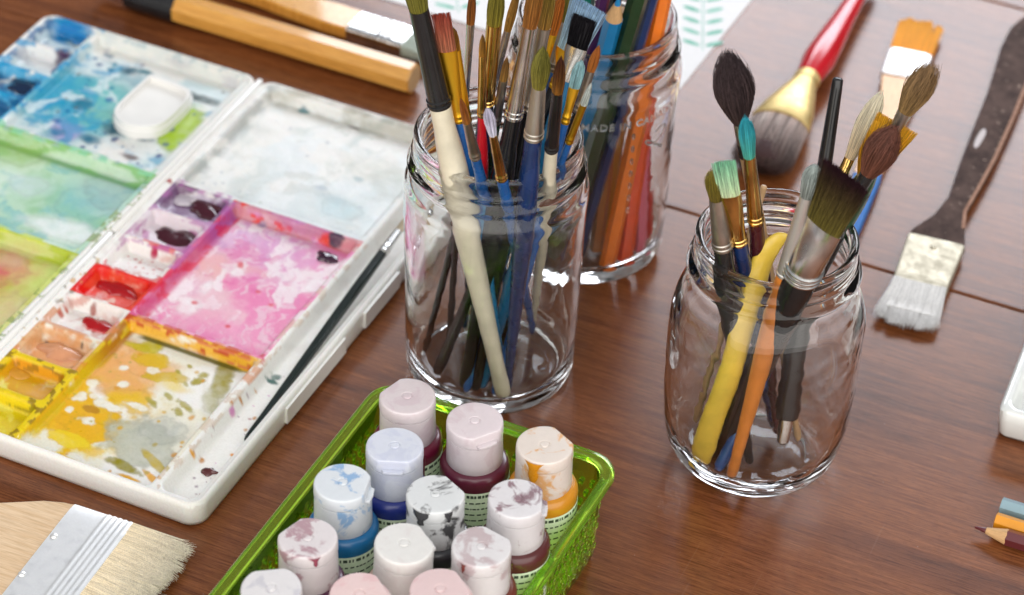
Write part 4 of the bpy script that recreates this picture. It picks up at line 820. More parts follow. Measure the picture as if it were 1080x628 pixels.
bp_('ochre pencil standing between the brown and orange ones', (637, 250), (672, 20), 12, PM['ochre'], 1.5)
# loose pencils
GP = 'pencils lying at the right edge'
dB = -BV  # to the right along the boards
d3 = np.array([dB[0], dB[1], 0])
def lying(x, y, z, L_, ang=0):
    p_ = at(x, y, z); c_, s_ = math.cos(ang), math.sin(ang); d = np.array([d3[0] * c_ - d3[1] * s_, d3[0] * s_ + d3[1] * c_, 0]); return p_, p_ + d * L_
for (lab, x, y, mt_, sh, an) in (('maroon pencil with a sharpened broken tip lying nearest', 1028, 556, 'maroon', 1.5, .03), ('amber yellow pencil lying between two others', 1050, 549, 'sienna', 0, .02), ('grey blue pencil lying furthest from the viewer of three', 1056, 533, 'grey', 0, .03)):
    a, b_ = lying(x, y, .42, 12, an)
    pencil(lab, a, b_, .40, PM[mt_], GP, sharp=sh, lead=PM[mt_], point_at_B=True, roll=R_(30))

# ------------------------------------------------------------------ basket and bottles
BA = R_(66.8); zR = 5.0
TLc = at(403, 399, zR)[:2]; TRc = at(657, 486, zR)[:2]
ub = (TRc - TLc); Wd = float(np.hypot(*ub)); ub = ub / Wd; vb = np.array([ub[1], -ub[0]]); Lb = 19.0
bq = Quaternion((0, 0, 1), math.atan2(ub[1], ub[0]))
bas = empty('plastic_basket', (TLc[0], TLc[1], 0), 'translucent lime green plastic basket full of paint bottles', 'basket', rot=bq)   # local x right, local -y towards viewer
def rrect(x0, x1, y0, y1, r, n=8):
    out = []
    for cx, cy_, a0 in ((x1 - r, y1 - r, 0), (x0 + r, y1 - r, 90), (x0 + r, y0 + r, 180), (x1 - r, y0 + r, 270)):
        for k in range(n + 1): a = R_(a0 + 90 * k / n); out.append((cx + r * math.cos(a), cy_ + r * math.sin(a)))
    # densify long sides
    res = []
    for k in range(len(out)):
        a, b_ = out[k], out[(k + 1) % len(out)]; d = math.hypot(b_[0] - a[0], b_[1] - a[1]); m_ = max(1, int(d / .5))
        for j in range(m_): res.append((a[0] + (b_[0] - a[0]) * j / m_, a[1] + (b_[1] - a[1]) * j / m_))
    return res
GREEN = glass_mat('lime_green_plastic', (.64, .98, .09), .04, 1.44, (1.6, .05, .003))
secs = [(.56, .15), (.50, .30), (.36, 4.60), (.37, 4.66), (.49, 4.66), (.50, 4.60), (.63, .46)]
rsec = [(.36, 4.69), (.12, 4.79), (.06, 4.66), (.0, 4.62), (-.08, 4.72), (-.06, 4.92), (.05, 5.01), (.20, 4.99), (.34, 5.02), (.47, 4.93), (.51, 4.69)]
def resample(pts, n):
    P = np.array(pts + [pts[0]]); d = np.r_[0, np.cumsum(np.hypot(*(P[1:] - P[:-1]).T))]; t = np.linspace(0, d[-1], n, endpoint=False); return np.stack([np.interp(t, d, P[:, 0]), np.interp(t, d, P[:, 1])], 1)
n = 260; vs = []
for off, z in secs: vs += [(x, y, z) for x, y in resample(rrect(off, Wd - off, -Lb + off, -off, max(.5, 1.35 - off * .5), 10), n)]
mb = MB(); K = len(secs)
mb.add(vs, [(k * n + i, k * n + (i + 1) % n, (k + 1) * n + (i + 1) % n, (k + 1) * n + i) for k in range(K - 1) for i in range(n)] + [tuple(range(n))[::-1], tuple((K - 1) * n + i for i in range(n))])
GREEN.node_tree.nodes['Principled BSDF'].inputs['Transmission Weight'].default_value = GREEN_T
mb.build('basket_body', GREEN, bas, angle=60)
vs = []; K = len(rsec)
for off, z in rsec: vs += [(x, y, z) for x, y in resample(rrect(off, Wd - off, -Lb + off, -off, max(.5, 1.35 - off * .5), 10), n)]
RIMG = glass_mat('lime_rim_plastic', (.58, .98, .10), .05, 1.44); RIMG.node_tree.nodes['Principled BSDF'].inputs['Transmission Weight'].default_value = .91
MB().add(vs, [(k * n + i, k * n + (i + 1) % n, ((k + 1) % K) * n + (i + 1) % n, ((k + 1) % K) * n + i) for k in range(K) for i in range(n)]).build('basket_rim', RIMG, bas, angle=60)
# rows of raised oval studs outside and inside the lower walls
sd_ = MB()
for row in range(5):
    z = 1.0 + row * .62; off = .50 - (z - .3) * .14 / 4.3
    for k in range(int(Lb / .55) - 4):
        y = -1.6 - k * .55 - (.27 if row % 2 else 0)
        for x in (off - .07, Wd - off + .07): sd_.ellipsoid((x, y, z), .05, .13, .15, 8)
        for x in ((off + .18), Wd - off - .18): sd_.ellipsoid((x, y, z), .06, .13, .17, 8)
    for k in range(int(Wd / .55) - 3):
        x = 1.5 + k * .55 + (.27 if row % 2 else 0)
        sd_.ellipsoid((x, -off + .07, z), .13, .05, .15, 8)
        sd_.ellipsoid((x, -off - .18, z), .13, .06, .17, 8)
sd_.build('raised_studs', GREEN, bas)

CAPM = {}
def cap_mat(tint, stain, seed):
    m_, t, b = newmat('translucent_cap_plastic'); c = t.nodes.new('ShaderNodeTexCoord'); mp = t.nodes.new('ShaderNodeMapping'); mp.inputs['Scale'].default_value = (100, 100, 100); mp.inputs['Location'].default_value = (seed * 3.7, seed * 1.3, seed * .7)
    t.links.new(c.outputs['Object'], mp.inputs[0]); n1 = noise(t, mp.outputs[0], .8, 4, .6, .6); n2 = noise(t, mp.outputs[0], 4, 4)
    k = ramp(t, n1, [(.54, (0, 0, 0)), (.61, (1, 1, 1))])
    base = mixc(t, tint, tuple(x * .90 for x in tint), n2)
    t.links.new(mixc(t, base, stain[0], mixc(t, (0, 0, 0), k, stain[1])), b.inputs['Base Color'])
    b.inputs['Roughness'].default_value = .32; b.inputs['Subsurface Weight'].default_value = .5; b.inputs['Subsurface Radius'].default_value = (1, .95, .95); b.inputs['Subsurface Scale'].default_value = .003
    bump(t, b, n2, .1, .0003); return m_
def label_mat(seed):
    m_, t, b = newmat('bottle_label'); v = coords(t)
    b.inputs['Roughness'].default_value = .4
    c = ramp(t, noise(t, v, 3), [(.4, (.62, .74, .52)), (.6, (.70, .80, .60))]); t.links.new(c, b.inputs['Base Color']); return m_  # green in the label colour stands in for light tinted by the basket
LABM = label_mat(1)
INK = paint_mat((.05, .08, .05), .5, 'label_ink', .1)
bott = [  # px, paint colour, cap tint, stain, notch angle, blobs, label
 ((433, 419), (.16, .010, .035), (.74, .66, .68), ((.45, .18, .30), .15), 140, 'maroon paint bottle with clean pinkish cap in the far left corner of the basket'),
 ((505, 443), (.11, .010, .030), (.76, .68, .71), ((.30, .06, .12), .12), -60, 'dark wine paint bottle with lilac tinted cap, middle of the far row'),
 ((576, 469), (.62, .26, .015), (.78, .70, .64), ((.70, .32, .04), .75), 40, 'yellow ochre paint bottle with orange stained cap in the far right corner'),
 ((416, 473), (.02, .035, .24), (.70, .73, .82), ((.15, .18, .5), .12), -90, 'deep blue paint bottle with pale bluish cap'),
 ((362, 512), (.01, .15, .36), (.72, .76, .80), ((.10, .32, .62), .7), -10, 'cerulean blue paint bottle with blue smears on its cap'),
 ((463, 524), (.04, .04, .045), (.74, .76, .77), ((.05, .05, .055), .95), 40, 'dark gray paint bottle with black smears on its cap'),
 ((542.5, 526), (.10, .022, .022), (.75, .73, .75), ((.18, .06, .09), .8), 0, 'reddish brown paint bottle with plum smears on its cap'),
 ((327, 570), (.10, .02, .06), (.74, .69, .70), ((.28, .05, .10), .6), 140, 'plum paint bottle with crimson specks on its cap, by the left basket wall'),
 ((422, 572), (.60, .42, .32), (.78, .77, .75), ((.6, .5, .5), .2), 30, 'pale peach paint bottle with clean white cap'),
 ((509, 576), (.16, .035, .02), (.76, .74, .75), ((.30, .10, .12), .4), 55, 'rust brown paint bottle with white cap near the front of the basket'),
 ((291, 617), (.20, .16, .22), (.75, .73, .74), ((.3, .3, .4), .3), 100, 'paint bottle nearest the viewer by the left basket wall, cap cut by the frame'),
 ((382, 624), (.60, .25, .25), (.80, .62, .61), ((.6, .2, .25), .2), 30, 'paint bottle with pink cap, left of two at the bottom edge'),
 ((468, 624), (.60, .25, .25), (.80, .62, .62), ((.6, .2, .25), .2), 30, 'paint bottle with pink cap, right of two at the bottom edge')]
ZC = 8.0
DRIPS = {2: [(-112, .42, 'cap', 1.25, 'cap', (.66, .27, .01))], 5: [(-118, .5, 'cap', .75, 'cap', (.06, .06, .065)), (-60, .25, 'cap', .55, 'cap', (.05, .05, .055))], 6: [(-95, .13, 'sh', 3.2, 'body', (.10, .022, .02))],
         9: [(-125, .16, 'cap', .5, 'cap', (.22, .05, .04))], 7: [(-70, .2, 'cap', .45, 'cap', (.30, .06, .10))], 0: [(-60, .12, 'sh', 1.6, 'body', (.16, .010, .035))]}
for bi_, (px, pc, ct, stn, na, lab) in enumerate(bott):
    c = at(*px, ZC)
    o = empty('paint_bottle', (c[0], c[1], .5), lab, 'paint bottle', 'small paint bottles in the green basket')
    o.rotation_euler = (R_(rng.uniform(-1.5, 1.5)), R_(rng.uniform(-1.5, 1.5)), 0)
    Rb = 1.52; zs = ZC - .5 - 2.15   # shoulder top under cap (local)
    body = spl([(.01, .0), (1.3, .0), (1.48, .12), (Rb, .4), (Rb, 2), (Rb, zs - .75)], 4) + spl([(Rb + .015, zs - .74), (Rb + .02, zs - .35), (1.46, zs - .14), (1.30, zs - .03), (1.0, zs + .02), (.01, zs + .02)], 4)[1:]
    vs, fs = lathe(body, 40); MB().add(vs, fs).build('bottle_body', paint_mat(pc, .28, 'bottle_plastic', .15), o)
    vs, fs = lathe([(Rb + .012, .15), (Rb + .022, .17), (Rb + .022, zs - .80), (Rb + .012, zs - .78)], 48)
    lb = MB().add(vs, fs).build('label', LABM, o)
    ink = MB(); rr_ = random.Random(bi_)
    for row in range(9):
        z = zs - 1.05 - row * .34; a = R_(rr_.uniform(170, 190))
        while a < R_(385):
            w = rr_.uniform(.03, .16); hh = .08 if row else .16
            p0 = [(( Rb + .03) * math.cos(a + q_ * w), (Rb + .03) * math.sin(a + q_ * w), z + dz) for q_, dz in ((0, 0), (1, 0), (1, hh), (0, hh))]
            ink.add(p0, [(0, 1, 2, 3)]); a += w + rr_.uniform(.02, .07)
    ink.build('label_print', INK, lb, smooth=False)
    # cap
    cm = cap_mat(ct, stn, bi_ + 1); na_ = R_(na)
    def capring(r, z, cut, n=56):
        out = []
        for i in range(n):
            a = 2 * math.pi * i / n; x, y = r * math.cos(a), r * math.sin(a)
            if cut is not None:
                d = x * math.cos(na_) + y * math.sin(na_)
                if d > cut: x -= (d - cut) * math.cos(na_); y -= (d - cut) * math.sin(na_)
            out.append((x, y, z))
        return out
    rc_ = 1.24; zt = ZC - .5; z0 = zs - .02; cu = rc_ * .86
    rings = [(rc_ * .98, z0, None), (rc_ * 1.01, z0 + .06, None), (rc_, z0 + .5, None), (rc_ * .985, zt - .66, None), (rc_ * .93, zt - .64, None), (rc_ * .93, zt - .60, None)]
    base = MB(); n = 56; vs = []
    for r in rings: vs += capring(*r)
    base.add(vs, [(k * n + i, k * n + (i + 1) % n, (k + 1) * n + (i + 1) % n, (k + 1) * n + i) for k in range(len(rings) - 1) for i in range(n)] + [tuple(range(n))[::-1], tuple((len(rings) - 1) * n + i for i in range(n))])
    cap = base.build('cap', cm, o)
    rings = [(rc_ * .93, zt - .61, None), (rc_ * 1.0, zt - .59, None), (rc_ * 1.005, zt - .45, cu), (rc_, zt - .12, cu * .985), (rc_ * .985, zt - .04, cu * .975), (rc_ * .95, zt, cu * .95), (rc_ * .88, zt + .005, cu * .9), (rc_ * .5, zt + .012, None), (rc_ * .22, zt + .012, None), (rc_ * .20, zt - .02, None), (rc_ * .15, zt - .02, None), (rc_ * .13, zt + .03, None), (rc_ * .02, zt + .035, None)]
    lid = MB(); vs = []
    for r in rings: vs += capring(*r)
    lid.add(vs, [(k * n + i, k * n + (i + 1) % n, (k + 1) * n + (i + 1) % n, (k + 1) * n + i) for k in range(len(rings) - 1) for i in range(n)] + [tuple(range(n))[::-1], tuple((len(rings) - 1) * n + i for i in range(n))])
    lido = lid.build('flip_lid', cm, cap, angle=24)
    if bi_ in DRIPS:
        for (a0, wd_, zt_, ln, Rr, dc_) in DRIPS[bi_]:
            dm = MB(); nu_, nv_ = 14, 16; vs = []; z_top = (zt if zt_ == 'cap' else (zs - .1)) + .0; Rr = rc_ if Rr == 'cap' else Rb + .03
            for jv in range(nv_ + 1):
                t = jv / nv_
                for iu in range(nu_ + 1):
                    q_ = iu / nu_ * 2 - 1; w = wd_ * (1 - .75 * t ** .7 + .12 * math.sin(9 * t + bi_)) * (math.sqrt(max(0, 1 - max(0, (t - .9) / .1) ** 2)))
                    a = R_(a0) + q_ * w / Rr; h_ = .05 * (1 - q_ * q_) * (1 - .2 * math.sin(6 * t)) - .012 * (1 if abs(q_) == 1 or jv in (0, nv_) else 0)
                    vs.append(((Rr + h_) * math.cos(a), (Rr + h_) * math.sin(a), z_top - .06 - ln * t))
            dm.add(vs, [(jv * (nu_ + 1) + iu, jv * (nu_ + 1) + iu + 1, (jv + 1) * (nu_ + 1) + iu + 1, (jv + 1) * (nu_ + 1) + iu) for jv in range(nv_) for iu in range(nu_)]).build('dried_paint', paint_mat(dc_, .25, 'dried_paint', .2), o)
    tb_ = MB(); Mx = Matrix.Rotation(na_, 4, 'Z')
    tb_.prism([(cu - .05, -.5), (cu + .20, -.42), (cu + .24, 0), (cu + .20, .42), (cu - .05, .5)], zt - .58, zt - .44, .03, Mx); tb_.build('thumb_lip', cm, cap)

# ------------------------------------------------------------------ loose brushes and the rest
def woodmat(name, c0, c1, st=(.3, .3, 6), rough=.4, coat=.15):
    m_, t, b = newmat(name); n1 = noise(t, coords(t, st), 1, 5, .6, .4); n2 = noise(t, coords(t, tuple(s_ * 4 for s_ in st)), 1, 3)
    c = ramp(t, n1, [(.35, c0), (.62, c1)]); c = mixc(t, c, ramp(t, n2, [(.35, (.8, .78, .75)), (.55, (1.05, 1.05, 1.05))]), .6, 'MULTIPLY')
    t.links.new(c, b.inputs['Base Color']); b.inputs['Roughness'].default_value = rough; b.inputs['Coat Weight'].default_value = coat; bump(t, b, n2, .1, .0002); return m_
def flat_brush(name, label, O, ang, handle, hz, hmat, fer, fmat, zf, br, c0, c1, n, thick=.45, sr=.02, ribs=(), rivets=(), cat='flat paintbrush', splay=.3, fp=3.0, tipjit=.05, pitch=0):
    """lies on the table. local x = along (handle -> tip), y = across. handle: outline pts; fer=(x0,x1,w0,w1); br=(length,w_end)."""
    o = empty(name, O, label, cat, None, Quaternion((0, 0, 1), ang))
    MB().prism(handle, hz - thick * .5, hz + thick * .5, min(.12, thick * .3)).build('handle', hmat, o)
    x0, x1, w0, w1 = fer; T90 = Matrix(((0, 0, 1, 0), (1, 0, 0, 0), (0, 1, 0, 0), (0, 0, 0, 1)))   # loft z->x, x->y, y->z
    th_ = zf; st = []; N_ = 40
    for k in range(N_ + 1):
        t = k / N_; x = x0 + (x1 - x0) * t; w = (w0 + (w1 - w0) * t) / 2; b_ = 0
        for rx_ in ribs: b_ += .045 * math.exp(-((x - rx_) / .07) ** 2)
        st.append((x, w + b_ * .4, th_ + b_))
    st = [(x0, w0 / 2 * .96, th_ * .8)] + st + [(x1, w1 / 2 * .95, th_ * .8)]
    Mz = Matrix.Translation((0, 0, hz)) @ T90
    MB().loft(st, 40, True, Mz, None, 7).build('ferrule', fmat, o, angle=50)
    for (rx_, ry_) in rivets: MB().ellipsoid((rx_, ry_, hz + th_), .17, .17, .09, 14).build('rivet', fmat, o)
    cr_ = random.Random(3); CLY = [cr_.gauss(0, .16) for _ in range(60)]; CLT = [cr_.gauss(0, .045) for _ in range(60)]
    L_, we = br; r_ = random.Random(hash(label) & 0xff if False else len(label)); mb = MB()
    K = 10; cst = []; cl = []
    for k in range(K + 1):
        t = k / K * .72; cst.append((x1 - .05 + L_ * t, (w1 * (1 - t) + we * t) / 2 * (.95 - .12 * t), th_ * (.78 - .62 * t))); cl.append(tuple(c0[j] * (1 - t) + c1[j] * t for j in range(3)))
    mb.loft(cst, 32, True, Mz, cl, 5)
    for _ in range(n):
        yy = r_.uniform(-1, 1); zz = r_.uniform(-.9, .8) if r_.random() < .25 else r_.uniform(.78, 1.02); te = 1 - abs(r_.gauss(0, tipjit)) - .10 * abs(yy) ** 6; ci = int((yy + 1) * w1 * 2.2 + zz * 1.5 + 3) % 60; te *= 1 + CLT[ci]; jy, jz = r_.gauss(0, splay * .25), r_.gauss(0, splay * .12); pts = []
        tw = r_.gauss(0, .05); jy += CLY[ci]
        for k in range(6):
            t = te * k / 5; w = (w1 * (1 - t) + we * t) / 2; h_ = th_ * (.95 - .62 * t)
            z = hz + zz * h_ + jz * t * t - hz * .35 * t * t * (1 if hz > .5 else 0); pts.append(Vector((x1 - .05 + L_ * t, (yy * .96 + tw * t * (1 - abs(yy))) * w + jy * t * t, max(.03, z))))
        k_ = r_.uniform(.72, 1.12); mb.strand(pts, sr, sr * .3, tuple(x * k_ for x in c0), tuple(min(1, x * k_) for x in c1))
    mb.build('bristles', BRISTLE, o); return o
def loc(O, ang, x, y, z):
    q_ = at(x, y, z)[:2] - np.array(O[:2]); return float(q_[0] * math.cos(ang) + q_[1] * math.sin(ang)), float(-q_[0] * math.sin(ang) + q_[1] * math.cos(ang))
# big wooden brush lower left
zt = 1.15; A_ = at(80, 529, zt)[:2]; B_ = at(2, 628, zt)[:2]; wd_ = (B_ - A_) / np.hypot(*(B_ - A_)); ang = math.atan2(wd_[1], wd_[0]) + math.pi / 2
Wb = 7.6; O = np.array([*(A_ + wd_ * Wb / 2), 0])
x1f = loc(O, ang, 142, 551, zt)[0]
hw_ = Wb / 2 - .12
hp = [(.15, -hw_), (.15, hw_)] + [(-.5, hw_ - .02), (-1.4, hw_ - .30), (-2.6, hw_ - .95), (-3.8, hw_ - 1.6), (-5, hw_ - 2.2), (-7, hw_ * .36), (-10, hw_ * .36), (-15, hw_ * .40), (-17, hw_ * .3), (-17.6, 0), (-17, -hw_ * .3), (-15, -hw_ * .40), (-10, -hw_ * .36), (-7, -hw_ * .36), (-5, -hw_ + 2.2), (-3.8, -hw_ + 1.6), (-2.6, -hw_ + .95), (-1.4, -hw_ + .30), (-.5, -hw_ + .02)]
hp = [hp[0]] + [tuple(q_) for q_ in []] + hp[1:]
LW_ = woodmat('pale_birch_wood', (.62, .42, .24), (.74, .55, .36), (6, .35, 6) if False else (.35, 5, 5))
rl = loc(O, ang, 57, 566, zt); rl2 = loc(O, ang, 23, 606, zt)
flat_brush('wall_brush', 'wide flat brush with pale wooden handle, riveted silver ferrule and cream bristles, lower left', O, ang, hp, .62, LW_, (0, x1f, Wb, Wb), WHITEM, .56, (loc(O, ang, 211, 571, .5)[0] - x1f, Wb * 1.06), (.92, .77, .54), (.94, .86, .70), 4600, thick=.9, sr=.016,
           ribs=[x1f - .2 - k * .27 for k in range(5)], rivets=[rl, rl2, (rl[0], rl2[1] * 2 - rl[1])], splay=.8, tipjit=.09)
# hake at right
O_ = at((958 + 1017) / 2, 254, .75); E_ = at((945 + 996) / 2, 299, .75); ang = math.atan2(E_[1] - O_[1], E_[0] - O_[0]); O_[2] = 0
wA = float(np.hypot(*(at(958, 247, .75) - at(1018, 262, .75))[:2])); wB = float(np.hypot(*(at(944, 291, .75) - at(1000, 307, .75))[:2]))
fl_ = loc(O_, ang, 971, 299, .75)[0]
def hl(x, y): return loc(O_, ang, x, y, .8)
lft = [(958, 247), (962, 240), (985, 225), (1001, 205), (1010, 178), (1024, 140), (1042, 95), (1056, 48), (1066, 28), (1080, 16)]
rgt = [(1105, 22), (1096, 60), (1072, 120), (1052, 165), (1034, 198), (1020, 222), (1018, 240), (1018, 262)]
HK = [hl(*q_) for q_ in lft + rgt]; HK = [(max(-40, a), b_) for a, b_ in HK]
def dark_worn():
    m_, t, b = newmat('worn_dark_varnish'); n1 = noise(t, coords(t), .8, 5, .65); n2 = noise(t, coords(t), 2.6, 4, .6)
    c = ramp(t, n1, [(.35, (.040, .022, .018)), (.6, (.095, .058, .048))]); k = ramp(t, n2, [(.63, (0, 0, 0)), (.68, (1, 1, 1))])
    t.links.new(mixc(t, c, (.30, .22, .18), k), b.inputs['Base Color']); b.inputs['Roughness'].default_value = .7; b.inputs['Specular IOR Level'].default_value = .15; bump(t, b, n2, .1, .0003); return m_
hk = flat_brush('hake_brush', 'wide flat brush with dark worn handle, pale tin ferrule and white hair, right side', O_, ang, HK[::-1], .55, dark_worn(), (-.05, fl_, wA, wB), metal_mat((.62, .57, .45), .5, 'cream_tin', .15), .30, (loc(O_, ang, 956, 343, .4)[0] - fl_, wB * 1.22), (.86, .85, .83), (.88, .87, .86), 3000, thick=.42, sr=.017, ribs=[fl_ - .25, fl_ - .48], rivets=[(.75, 0)], splay=.4, tipjit=.08)
SL = paint_mat((.42, .36, .35), .6, 'slot_sheen', .05)  # patch colour imitates the pale table sheen seen through the slot
sl = [hl(1030, 158), hl(1026, 152), hl(1036, 134), hl(1042, 138)]
MB().prism([tuple(q_) for q_ in smooth_outline(sl, 2)], .74, .775).build('hanging_slot', SL, hk)
# bare wooden edge of the hake handle
EW = woodmat('bare_edge_wood', (.26, .12, .07), (.40, .22, .14), (3, 3, 3), .7, 0); ed_ = [hl(x, y) for x, y in rgt[1:-1]]; ei = [hl(x - 4, y) for x, y in rgt[1:-1]]
em = MB(); nE = len(ed_); em.add([(*q_, .72) for q_ in ed_] + [(*q_, .768) for q_ in ed_] + [(*q_, .768) for q_ in ei] + [(*q_, .72) for q_ in ei], [(k * nE + i, k * nE + i + 1, ((k + 1) % 4) * nE + i + 1, ((k + 1) % 4) * nE + i) for k in range(4) for i in range(nE - 1)] + [(0, nE, 2 * nE, 3 * nE), (nE - 1, 2 * nE - 1, 3 * nE - 1, 4 * nE - 1)]); em.build('bare_edge', EW, hk, smooth=False)
eg = [hl(x + 1, y) for x, y in rgt[1:]]; 
# orange flat brush
O_ = at(951, 84, .5); T_ = at(973, 22, .5); ang = math.atan2(T_[1] - O_[1], T_[0] - O_[0]); O_[2] = 0
def ol(x, y): return loc(O_, ang, x, y, .6)
hp = [ol(*q_) for q_ in [(930, 80), (928, 100), (922, 130), (906, 165), (895, 200), (890, 235), (888, 250), (898, 252), (905, 240), (920, 205), (938, 165), (955, 130), (966, 105), (974, 88)]]
f1 = ol(960, 56)[0]; w_ = float(np.hypot(*(at(930, 80, .5) - at(975, 89, .5))[:2]))
PEACH = woodmat('peach_varnished_wood', (.72, .40, .17), (.84, .50, .23), (.4, 3, 3))
ob_ = flat_brush('flat_brush', 'flat brush with peach wooden handle, white metal ferrule and bright orange bristles', O_, ang, hp, .45, PEACH, (-.05, f1, w_, w_ * 1.02), metal_mat((.93, .93, .92), .4, 'bright_tin', .05), .34, (ol(973, 22)[0] - f1, w_ * 1.1), (.95, .36, .008), (.95, .42, .02), 1600, thick=.6, sr=.022, rivets=[(.5, 0)], ribs=[.15], splay=.2, tipjit=.04)
bd = [ol(*q_) for q_ in [(900, 184), (893, 205), (888, 240), (884, 256), (898, 258), (907, 242), (921, 208), (930, 186)]]
MB().prism(bd, .12, .79, .08).build('handle_dip', paint_mat((.03, .16, .48), .6, 'matt_blue_paint', .2, 0), ob_)
# red handled round brush with gold ferrule
fT = at(848, 90, 1.2); fB = at(818, 140, 1.2); ang = math.atan2(fB[1] - fT[1], fB[0] - fT[0])
o = empty('varnish_brush', (fT[0], fT[1], 0), 'oval brush with glossy red handle, brass ferrule and grey tipped dark hair', 'paintbrush', None, Quaternion((0, 0, 1), ang))
T90 = Matrix(((0, 0, 1, 0), (1, 0, 0, 0), (0, 1, 0, 0), (0, 0, 0, 1)))
def along(st, zc=1.25, **k): return MB().loft(st, 30, True, Matrix.Translation((0, 0, zc)) @ T90, None, k.get('p', 2.0))
xe = loc(fT, ang, 888, 0, 1.2)[0]
along([(-.15, .62, .62), (-.8, .72, .70), (-2.5, .92, .9), (-4.5, .84, .82), (-7, .66, .66), (-10, .50, .5), (-13, .42, .42), (-13.6, .3, .3)]).build('handle', RED, o)
along([(-.7, .60, .60), (-.65, .74, .72), (-.5, .76, .74), (-.42, .70, .70), (-.25, .76, .74), (-.1, .76, .74), (0, .70, .70), (.3, .78, .72), (1.4, 1.08, .82), (2.8, 1.44, .88), (4.1, 1.66, .90), (4.2, 1.60, .85)]).build('ferrule', metal_mat((.93, .72, .33), .42, 'brass_ferrule', .1), o)
mb = MB(); r_ = random.Random(5); mb.loft([(4.1, 1.52, .80), (5.2, 1.5, .78), (6.6, 1.36, .6), (7.5, 1.0, .4), (7.8, .3, .1)], 30, True, Matrix.Translation((0, 0, 1.12)) @ T90, [(.40, .30, .27), (.20, .12, .11), (.05, .02, .02), (.05, .02, .02), (.05, .02, .02)])
for _ in range(2600):
    a = r_.uniform(0, 6.28); q_ = math.sqrt(r_.uniform(.75, 1)); te = r_.uniform(.7, 1.02); pts = []; j_ = r_.gauss(0, .26)
    for k in range(6):
        t = te * k / 5; x = 4.1 + 4.1 * t; w = 1.6 * (1 - .45 * t ** 5); h_ = .86 * (1 - .7 * t ** 3); pts.append(Vector((x, math.cos(a) * w * q_ + j_ * t * t, max(.04, 1.15 + math.sin(a) * h_ * q_ - .25 * t))))
    k_ = r_.uniform(.25, 1.6); mb.strand(pts, .022, .008, tuple(min(.85, k_ * x) for x in (.62, .50, .46)), tuple(k_ * x for x in (.06, .024, .018)))
mb.build('bristles', BRISTLE, o)
# long thick varnished pencil with black end (upper left)
A0 = at(437, 84, .9); A1 = at(186, 8, .9); d = (A1 - A0) / np.linalg.norm(A1 - A0)
HONEY = woodmat('honey_varnished_wood', (.62, .28, .045), (.72, .36, .07), (3, 3, .25), .25, .6)
o = empty('carpenter_pencil', (A0[0], A0[1], .92), 'thick honey coloured wooden stick with a black far end lying behind the palette', 'wooden stick', None, frame_quat(d, (-d[1], d[0], 0)))
Ls = float(np.linalg.norm(A1 - A0)) - .2
MB().loft([(0, .82, .82), (.10, .94, .90), (Ls, .96, .90)], 8, True, Matrix.Rotation(R_(22.5), 4, 'Z')).build('shaft', HONEY, o, angle=25)
MB().loft([(-.015, .70, .70), (.05, .76, .76)], 20, True, None, [(.62, .42, .22)] * 2).build('bare_end', col_mat('end_grain_wood', .6, .3, ((3, 3, 3), 4, .3, .0004, .6)), o)
MB().loft([(Ls - .01, .9, .86), (Ls + .02, .97, .92), (Ls + 3.2, .90, .86), (Ls + 3.3, .8, .78)], 20).build('black_sleeve', BLACK, o)
MB().loft([(Ls + 3.2, .7, .7), (Ls + 5, .62, .62), (Ls + 5.2, .5, .5)], 20).build('metal_end', metal_mat((.75, .62, .64), .25, 'rosy_metal', .2), o)
# ochre brush behind it
F0 = at(374, 24, .8); F1 = at(432, 42, .8); ang = math.atan2(F1[1] - F0[1], F1[0] - F0[0]); F0[2] = 0
xl = loc(F0, ang, 250, -12, .8)[0]
hp = [(.1, -1.02), (.1, 1.02), (-1.5, 1.08), (-3, .95), (-6, .66), (-10, .62), (-15, .5), (-15.3, 0), (-15, -.5), (-10, -.62), (-6, -.66), (-3, -.95), (-1.5, -1.08)]
flat_brush('flat_brush', 'flat brush with honey handle, silver ferrule and pale green bristles, behind the thick wooden stick', F0, ang, hp, .62, HONEY, (0, loc(F0, ang, 432, 42, .8)[0], 2.15, 2.2), SILVER, .42, (3.0, 2.1), (.45, .52, .45), (.56, .62, .55), 900, thick=.8, ribs=[2.0, 2.3, 2.6], rivets=[], splay=.1, tipjit=.03)
# brush lying on the palette
o_b = at(259, 466, .78); o_t = at(436, 222, 1.55)
Pb = on_line(o_b, o_t, 421, 246); Pf = on_line(o_b, o_t, 403, 268)
make_brush('paintbrush', 'black handled brush with silver ferrule lying in the channel of the white palette', o_b, o_t, Pb, Pf, .21, .26, paint_mat((.010, .018, .016), .2, 'blackish_green_lacquer', .3), SILVER, (.70, .62, .48), (.6, .5, .36), 'round', seed=77, hw=.27, end_r=.19, n=120)
